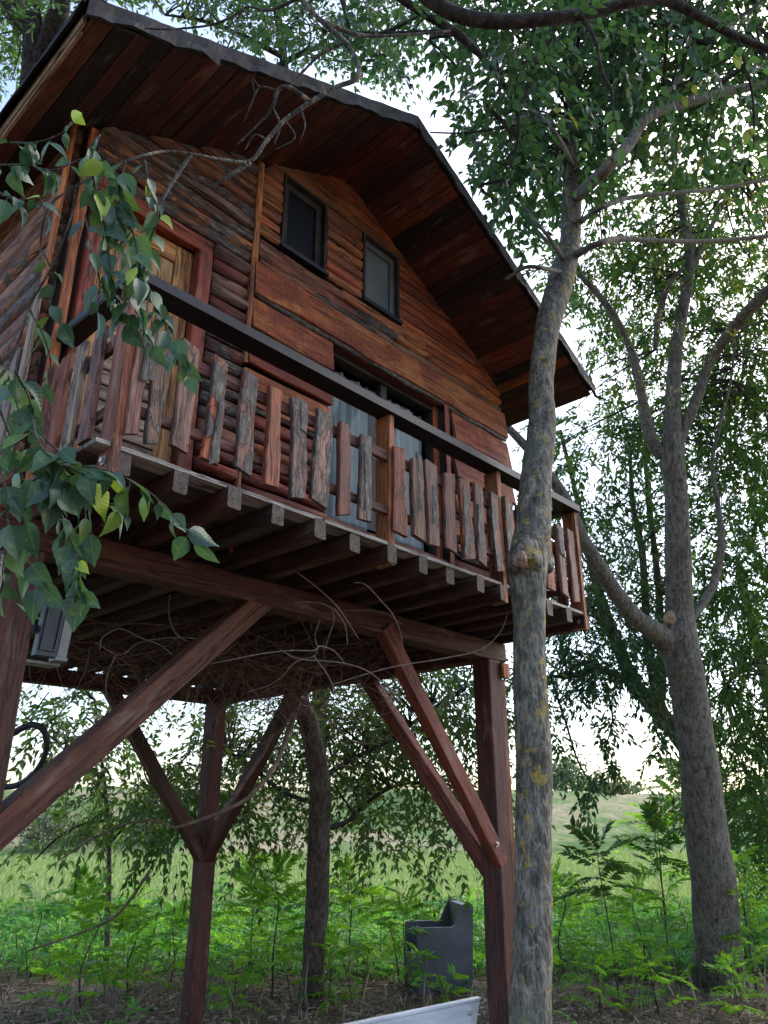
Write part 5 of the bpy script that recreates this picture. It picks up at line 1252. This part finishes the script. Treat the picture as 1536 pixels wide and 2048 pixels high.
# ---- lamp on the left post
lx, ly, lz0, lz1 = 0.30, 0.24, -0.86 + H0, -0.56 + H0
root = tag(empty('wall_lamp', (lx, ly, lz0)), 'black box lamp with grey side housing fixed beside the left stilt', 'lamp')
def slant(a, b, k=0.06):
    (x0, y0, z0), (x1, y1, z1) = a, b; g = lambda z: (z - lz0) * k
    return [(x0 + g(z0), y0, z0), (x1 + g(z0), y0, z0), (x1 + g(z0), y1, z0), (x0 + g(z0), y1, z0), (x0 + g(z1), y0, z1), (x1 + g(z1), y0, z1), (x1 + g(z1), y1, z1), (x0 + g(z1), y1, z1)]
mb = MB(); mb.hexa(slant((lx, ly, lz0), (lx + 0.108, ly + 0.05, lz1))); mb.obj('body', M['black_plastic'], root)
mb = MB(); t = 0.010; y0, y1 = ly - 0.010, ly - 0.0005; a0, a1, c0, c1 = lx + 0.012, lx + 0.096, lz0 + 0.025, lz1 - 0.025
for a, b in (((a0, y0, c0), (a0 + t, y1, c1)), ((a1 - t, y0, c0), (a1, y1, c1)), ((a0 + t, y0, c0), (a1 - t, y1, c0 + t)), ((a0 + t, y0, c1 - t), (a1 - t, y1, c1))): mb.hexa(slant(a, b))
mb.obj('rim', M['black_plastic'], root)
mb = MB(); mb.hexa(slant((lx + 0.110, ly - 0.004, lz0 + 0.004), (lx + 0.158, ly + 0.06, lz1 + 0.01))); mb.obj('housing', M['lamp_side'], root)
mb = MB(); mb.box((lx + 0.102, ly - 0.008, lz0 - 0.014), (lx + 0.164, ly + 0.066, lz0 + 0.0025)); mb.obj('lip', M['lamp_side'], root)
mb = MB(); mb.box((lx - 0.02, ly + 0.06, lz0 - 0.03), (lx + 0.16, ly + 0.16, lz0 - 0.018)); mb.obj('bracket', M['lamp_side'], root)
mb = MB(); mb.box((0.172, ly + 0.055, lz0 + 0.12), (lx + 0.12, ly + 0.075, lz0 + 0.16)); mb.obj('arm', M['black_plastic'], root)
adopt(root)

# ---- charcoal plastic armchair behind the stilt
gp = on_ground(836, 1996)
u = unit(np.array([on_ground(950, 1991)[0] - gp[0], on_ground(950, 1991)[1] - gp[1], 0.0])[None])[0]     # along the visible side
n_ = np.array([-u[1], u[0], 0.0])                                                                         # away from the viewer
dch = float((gp - CAM) @ FW); sc = dch / FPX
chair = tag(empty('armchair', (gp[0], gp[1], 0.0)), 'charcoal plastic armchair with a cut-down side, half hidden by seedlings', 'armchair')
Wd, Ha, Hb = 118 * sc, 128 * sc * 0.97, 171 * sc * 0.97; Dp = 0.72; t = 0.045
side = [(0.0, 0.0), (Wd * 0.97, 0.0), (Wd * 1.04, Hb * 0.96), (Wd * 1.02, Hb), (Wd * 0.85, Hb), (Wd * 0.73, Ha * 1.12), (Wd * 0.69, Ha * 1.03), (Wd * 0.64, Ha), (0.02, Ha), (0.0, Ha * 0.98)]
def panel(name, off, parent):
    v, f = [], []
    for k in (0, 1):
        for a, h in side: v.append(gp + u * a + n_ * (off + t * k) + np.array([0, 0, h - gp[2]]))
    m = len(side); f.append(tuple(range(m))); f.append(tuple(range(m, 2 * m))[::-1])
    for i in range(m): f.append((i, i + m, (i + 1) % m + m, (i + 1) % m))
    o = mesh_obj(name, v, f, M['grey_plastic'], parent)
    bv = o.modifiers.new('soft_edges', 'BEVEL'); bv.width = 0.015; bv.segments = 2; bv.limit_method = 'ANGLE'
    return o
panel('side_panel', 0.0, chair); panel('side_panel', Dp - t, chair)
def chair_box(name, a0, a1, h0, h1, lean=0.0):
    mb = MB(); P8 = []
    for h in (h0, h1):
        for a, d in ((a0, t + .002), (a1, t + .002), (a1, Dp - t - .002), (a0, Dp - t - .002)):
            P8.append(gp + u * (a + (lean if h == h1 else 0)) + n_ * d + np.array([0, 0, h - gp[2]]))
    mb.hexa(P8); o = mb.obj(name, M['grey_plastic'], chair); return o
chair_box('front_panel', 0.005, 0.05, 0.02, Ha * 0.55); chair_box('seat', 0.052, Wd * 0.72, Ha * 0.45, Ha * 0.55); chair_box('backrest', Wd * 0.80, Wd * 0.93, 0.02, Hb * 0.985, 0.06 * Wd)
adopt(chair)

# ---- white painted board at the bottom edge
a, b = at(560, 2085, 5.2), at(960, 2002, 5.6)
wb = tag(empty('white_panel', (float((a[0] + b[0]) / 2), float((a[1] + b[1]) / 2), 0.0)), 'weathered white painted board with a bolted strap at the bottom edge', 'board')
up = np.array([0, 0, 1.0]); al = unit((b - a)[None])[0]; back = unit(np.cross(up, al)[None])[0]
def slab(name, p0, p1, h0, h1, d0, d1, mat, shear=0.0):
    P8 = []
    for h in (h0, h1):
        for q, d in ((p0, d0), (p1, d0), (p1, d1), (p0, d1)): P8.append(q + up * h + back * d + (al * shear * (h - h1) if q is p1 else 0))
    mb = MB(); mb.hexa(P8); o = mb.obj(name, mat, wb)
    bv = o.modifiers.new('soft_edges', 'BEVEL'); bv.width = 0.004; bv.segments = 2; return o
slab('board', a, b, -0.34, 0.0, 0.0, 0.045, M['white_paint'], 0.25)
slab('top_trim', a, b + al * 0.004, 0.002, 0.022, -0.008, 0.055, M['white_paint'])
st = b - al * 0.10
slab('strap', st, st + al * 0.028, -0.30, -0.03, -0.012, -0.001, M['white_paint'])
for k in (0.2, 0.85):
    q = a + (b - a) * k
    P8 = []
    for h in (-q[2], -0.342):
        for s, d in ((-.03, 0), (.03, 0), (.03, .045), (-.03, .045)): P8.append(q + al * s + up * h + back * d)
    mb = MB(); mb.hexa(P8); mb.obj('leg', M['white_paint'], wb)
bq = bolt('bolt', tuple(st + al * 0.014 - back * 0.012 + up * -0.06 - np.array([0, 0, H0])), tuple(-back), 0.010, wb)
adopt(wb)

# ---- young pinnate-leaved plants
def plant_meshes(h, n_fr, fl, ls, seed, bright=True, top_only=False):
    rng = np.random.default_rng(seed); rr = random.Random(seed)
    path = [(0, 0, -0.03, 0.012), (rr.uniform(-.04, .04), rr.uniform(-.04, .04), h * 0.4, 0.010), (rr.uniform(-.08, .08), rr.uniform(-.08, .08), h * 0.8, 0.007), (rr.uniform(-.1, .1), rr.uniform(-.1, .1), h, 0.003)]
    C = catmull(path, 5); v, f = tube_geo(path, 6, 5)
    org, dr, ln = [], [], []
    for k in range(n_fr):
        t = (k + 0.5) / n_fr; t = (0.55 + 0.45 * t) if top_only else (0.12 + 0.88 * t)
        i = min(len(C) - 1, int(t * (len(C) - 1))); a = k * 2.4 + rr.uniform(-.4, .4)
        org.append(C[i, :3]); e = rr.uniform(0.1, 0.8) if t < .9 else rr.uniform(.7, 1.3)
        dr.append((math.cos(a) * math.cos(e), math.sin(a) * math.cos(e), math.sin(e))); ln.append(fl * rr.uniform(.7, 1.15) * (1.1 - .35 * t))
    return (v, f), np.array(org), np.array(dr), np.array(ln), ls
def build_plant(kind, mat):
    h, nf, fl, ls, seed, top = kind
    (v, f), org, dr, ln, ls = plant_meshes(h, nf, fl, ls, seed, True, top)
    nlf = 17
    P_, D_, N_, Ls, Ws, idx = spray_leaves(org, dr, ln, nlf, np.full(len(org), ls), 0.38, 1.25, 0.36, 0.10)
    root = empty('young_plant'); st = mesh_obj('stem', v, f, M['bark_twig'], root, None, True)
    leaves_mesh('fronds', P_, D_, N_, Ls, Ws, mat, root)
    end = org + unit(dr) * ln[:, None] + np.array([0, 0, -1.0]) * (0.38 * ln)[:, None]
    mid = (org + unit(dr) * ln[:, None] * .5) + np.array([0, 0, -1.0]) * (0.38 * ln * .25)[:, None]
    V1, F1 = twigs_geo(org, mid, np.full(len(org), .004)); V2, F2 = twigs_geo(mid, end, np.full(len(org), .003))
    mbx = MB(); mbx.add(V1.tolist(), F1.tolist()); mbx.add(V2.tolist(), F2.tolist()); mbx.obj('leaf_stalks', M['leaf_herb_stalk'], root)
    return root
M['leaf_herb_stalk'] = make_plain('green_stalk', (0.08, 0.13, 0.03), (0.14, 0.18, 0.05), 8, 0.6)
KINDS = [((0.85, 20, 0.62, 0.14, 1, False), 'leaf_bright'), ((1.15, 26, 0.68, 0.15, 2, False), 'leaf_bright'), ((1.5, 28, 0.70, 0.15, 3, False), 'leaf_bright'), ((0.55, 13, 0.5, 0.12, 4, False), 'leaf_bright'), ((1.9, 18, 0.8, 0.17, 5, True), 'leaf_mid'), ((1.0, 20, 0.6, 0.14, 6, False), 'leaf_herb')]
proto = [build_plant(k, M[m]) for k, m in KINDS]
used = [False] * len(proto)
def place_plant(k, px, py, scale, rot, label, s=None):
    g = on_ground(px, py) if s is None else s
    z = ground_h(g[0], g[1])
    if not used[k]: r = proto[k]; used[k] = True
    else:
        r = proto[k].copy(); COL.objects.link(r)
        for ch in proto[k].children:
            c = ch.copy(); COL.objects.link(c); c.parent = r
    r.location = (g[0], g[1], z); r.rotation_euler = (0, 0, rot); r.scale = (scale,) * 3
    tag(r, label, 'plant', 'young pinnate-leaved plants under the trees')
    return r
SPEC = [(4, 1242, 2030, 0.86, 1.0, 'tall slender seedling with dark drooping fronds between the two grey trunks'),
        (2, 812, 2010, 0.72, 0.4, 'seedling standing directly in front of the charcoal armchair'),
        (1, 160, 2035, 0.95, 2.0, 'bright green plant at the bottom left corner'),
        (0, 255, 1995, 0.9, 0.7, 'low bright plant right of the bottom left corner plant'),
        (1, 545, 1995, 1.05, 3.0, 'bushy bright plant between the back stilt and the brown trunk, nearest one'),
        (2, 500, 1960, 0.9, 5.0, 'taller bright plant just right of the back stilt'),
        (0, 575, 1930, 1.0, 1.5, 'bright plant touching the left side of the brown trunk'),
        (0, 340, 1975, 0.85, 4.2, 'bright plant just left of the back stilt base'),
        (2, 265, 1890, 0.95, 2.6, 'bright plant right of the thin young tree'),
        (1, 150, 1930, 1.0, 1.1, 'bright plant left of the thin young tree'),
        (1, 700, 1960, 1.0, 0.2, 'bright plant right of the brown trunk'),
        (2, 760, 1925, 1.05, 2.2, 'tall plant arching over the armchair seat'),
        (5, 880, 1900, 1.3, 1.9, 'plant rising behind the armchair'),
        (1, 1130, 1960, 0.95, 0.9, 'plant just right of the lichened trunk'),
        (2, 1160, 1900, 1.0, 2.9, 'bright plant behind the slender seedling'),
        (1, 1290, 1960, 0.9, 3.6, 'plant right of the slender seedling'),
        (4, 1340, 1930, 1.0, 5.1, 'broad plant touching the left side of the thick right trunk'),
        (2, 1335, 1860, 1.35, 0.5, 'large bright plant whose fronds fan out left of the thick right trunk'),
        (4, 1395, 1850, 1.4, 2.4, 'large plant rising behind the thick right trunk'),
        (2, 1515, 1990, 0.95, 4.0, 'bright plant at the right edge below the dense tree'),
        (0, 1480, 2040, 0.6, 1.0, 'small plant at the foot of the thick right trunk'),
        (4, 1500, 1880, 1.25, 0.1, 'dark plant right of the thick right trunk'),
        (3, 1200, 2035, 0.8, 2.2, 'small seedling at the bottom edge between the two grey trunks'),
        (3, 1320, 2030, 0.9, 4.4, 'small seedling left of the thick right trunk foot'),
        (0, 660, 2020, 0.75, 5.0, 'low plant at the foot of the brown trunk'),
        (3, 460, 2035, 0.8, 0.8, 'small seedling at the bottom edge right of the back stilt'),
        (5, 60, 1960, 0.9, 0.5, 'dull green plant at the left edge'),
        (1, 1110, 1860, 1.05, 4.7, 'bright plant seen over the ground right of the lichened trunk'),
        (3, 905, 2020, 0.6, 3.3, 'small seedling at the foot of the armchair'),
        (5, 430, 1870, 1.2, 2.9, 'dull green plant behind the back stilt'),
        (1, 665, 1880, 1.15, 1.3, 'bright plant farther back, right of the brown trunk')]
for k, px, py, sc_, rot, lab in SPEC:
    place_plant(k, px, py, sc_ * (1.0 if py > 1935 or px > 1200 else 0.6), rot, lab)

# ---- ground cover, litter, field grass
def scatter(n, s0, s1, half):
    s = NR.uniform(s0, s1, n); l = NR.uniform(-1, 1, n) * (half * s)
    return np.stack([CAM[0] + VD[0] * s + VS[0] * l, CAM[1] + VD[1] * s + VS[1] * l], 1)
def herb(name, label, n, s0, s1, hlo, hhi, size, nlf, mat, ln, clump=0.0):
    xy = scatter(n, s0, s1, 0.62)
    if clump:
        k = np.sin(xy[:, 0] * 1.1 + 2) * np.sin(xy[:, 1] * 0.9 + xy[:, 0] * .3) + NR.normal(0, .3, n); xy = xy[k > clump]
    keep = ~((xy[:, 0] < 4.6) & (xy[:, 1] < 4.4) & (xy[:, 0] > -1)) if s0 < 8 else np.ones(len(xy), bool)
    xy = xy[keep]; n = len(xy)
    hm = 0.75 + 0.55 * np.sin(xy[:, 0] * 1.3 + 1.0) * np.sin(xy[:, 1] * 1.1 + 0.4 * xy[:, 0])
    org = np.stack([xy[:, 0], xy[:, 1], NR.uniform(hlo, hhi, n) * hm], 1)
    a = NR.uniform(0, 6.28, n); e = NR.uniform(0.1, 1.0, n)
    dr = np.stack([np.cos(a) * np.cos(e), np.sin(a) * np.cos(e), np.sin(e)], 1)
    P_, D_, N_, Ls, Ws, idx = spray_leaves(org, dr, NR.uniform(*ln, n), nlf, NR.uniform(.8, 1.2, n) * size, 0.35, 1.0, 0.42, 0.2)
    return tag(leaves_mesh(name, P_, D_, N_, Ls, Ws, mat), label, 'undergrowth', kind='stuff')
herb('undergrowth', 'lush green herbs carpeting the ground before the field', 9000, 11.5, 19.5, 0.02, 0.28, 0.12, 5, M['leaf_herb'], (.15, .3))
herb('undergrowth', 'sparse low green weeds on the shaded ground', 1300, 8.5, 17, 0.0, 0.22, 0.08, 7, M['leaf_herb'], (.15, .3), 0.25)
herb('undergrowth', 'bright seedlings carpet scattered in the middle ground', 800, 10, 18, 0.1, 0.5, 0.12, 13, M['leaf_bright'], (.35, .55), 0.3)
def blades(name, label, n, s0, s1, h, w, mat, lean=0.3, flat=False, half=0.62):
    xy = scatter(n, s0, s1, half); pos = np.stack([xy[:, 0], xy[:, 1], NR.uniform(0.0, 0.03, n) + 0.02], 1)
    d = NR.normal(0, lean, (n, 3)); d[:, 2] = np.abs(NR.normal(0.08, .08, n)) if flat else 1.0
    nr = NR.normal(0, 1, (n, 3)); nr[:, 2] = 2.0 if flat else 0.1
    Ls = NR.uniform(.5, 1.2, n) * h
    return tag(leaves_mesh(name, pos, unit(d), unit(nr), Ls, np.full(n, w) * NR.uniform(.6, 1.3, n), mat), label, 'litter' if flat else 'grass', kind='stuff')
blades('litter', 'dry brown leaves, straw and sticks on the shaded ground', 18000, 5, 18, 0.15, 0.022, M['litter'], 1.0, True)
blades('litter', 'fallen brown leaf fragments on the shaded ground', 9000, 5, 18, 0.06, 0.045, M['litter'], 1.0, True)
blades('litter', 'long dry stalks and twigs strewn on the shaded ground', 2500, 5, 16, 0.36, 0.018, M['litter'], 1.0, True)
blades('grass', 'thin dead brown stalks standing among the weeds', 700, 9, 18, 0.6, 0.012, M['litter'], 0.25)
blades('grass', 'dry straw-coloured grass tufts among the weeds', 3500, 8.5, 17, 0.18, 0.012, M['litter'], 0.5)
blades('grass', 'fine green grass between the herbs', 9000, 12, 20, 0.30, 0.022, M['leaf_herb'], 0.35)
blades('grass', 'pale green and straw field grass beyond the herbs', 70000, 18.5, 49, 0.28, 0.035, M['grass_field'], 0.35)

# ---- far shrubs and trees at the dyke
def far_bush(name, label, px, base_py, dist, wpx, hpx, n, mat, group, cat='tree', z0=None):
    b = at(px, base_py, dist); r = wpx * 0.5 * dist / FPX; h = hpx * dist / FPX
    root = tag(empty(name, (b[0], b[1], b[2])), label, cat, group)
    v, f = tube_geo([(b[0], b[1], b[2] - 0.4, r * .07), (b[0] + r * .05, b[1], b[2] + h * .4, r * .05), (b[0], b[1], b[2] + h * .9, r * .02)], 6, 3); mesh_obj('trunk', v, f, M['bark_far'], root)
    q = NR.normal(0, .42, (n, 3)); q[:, 2] = np.abs(NR.normal(0.5, .25, n)); lob = 1 + 0.25 * np.sin(q[:, 0] * 6) * np.cos(q[:, 1] * 5)
    pos = b + np.stack([q[:, 0] * r * 1.2, q[:, 1] * r * 1.2, np.clip(q[:, 2], 0.02, 1.1) * h * lob], 1)
    s = np.full(n, dist / FPX * 9)
    leaves_mesh('crown', pos, unit(NR.normal(0, 1, (n, 3))), unit(NR.normal(0, 1, (n, 3))), s, s * .5, mat, root); adopt(root)
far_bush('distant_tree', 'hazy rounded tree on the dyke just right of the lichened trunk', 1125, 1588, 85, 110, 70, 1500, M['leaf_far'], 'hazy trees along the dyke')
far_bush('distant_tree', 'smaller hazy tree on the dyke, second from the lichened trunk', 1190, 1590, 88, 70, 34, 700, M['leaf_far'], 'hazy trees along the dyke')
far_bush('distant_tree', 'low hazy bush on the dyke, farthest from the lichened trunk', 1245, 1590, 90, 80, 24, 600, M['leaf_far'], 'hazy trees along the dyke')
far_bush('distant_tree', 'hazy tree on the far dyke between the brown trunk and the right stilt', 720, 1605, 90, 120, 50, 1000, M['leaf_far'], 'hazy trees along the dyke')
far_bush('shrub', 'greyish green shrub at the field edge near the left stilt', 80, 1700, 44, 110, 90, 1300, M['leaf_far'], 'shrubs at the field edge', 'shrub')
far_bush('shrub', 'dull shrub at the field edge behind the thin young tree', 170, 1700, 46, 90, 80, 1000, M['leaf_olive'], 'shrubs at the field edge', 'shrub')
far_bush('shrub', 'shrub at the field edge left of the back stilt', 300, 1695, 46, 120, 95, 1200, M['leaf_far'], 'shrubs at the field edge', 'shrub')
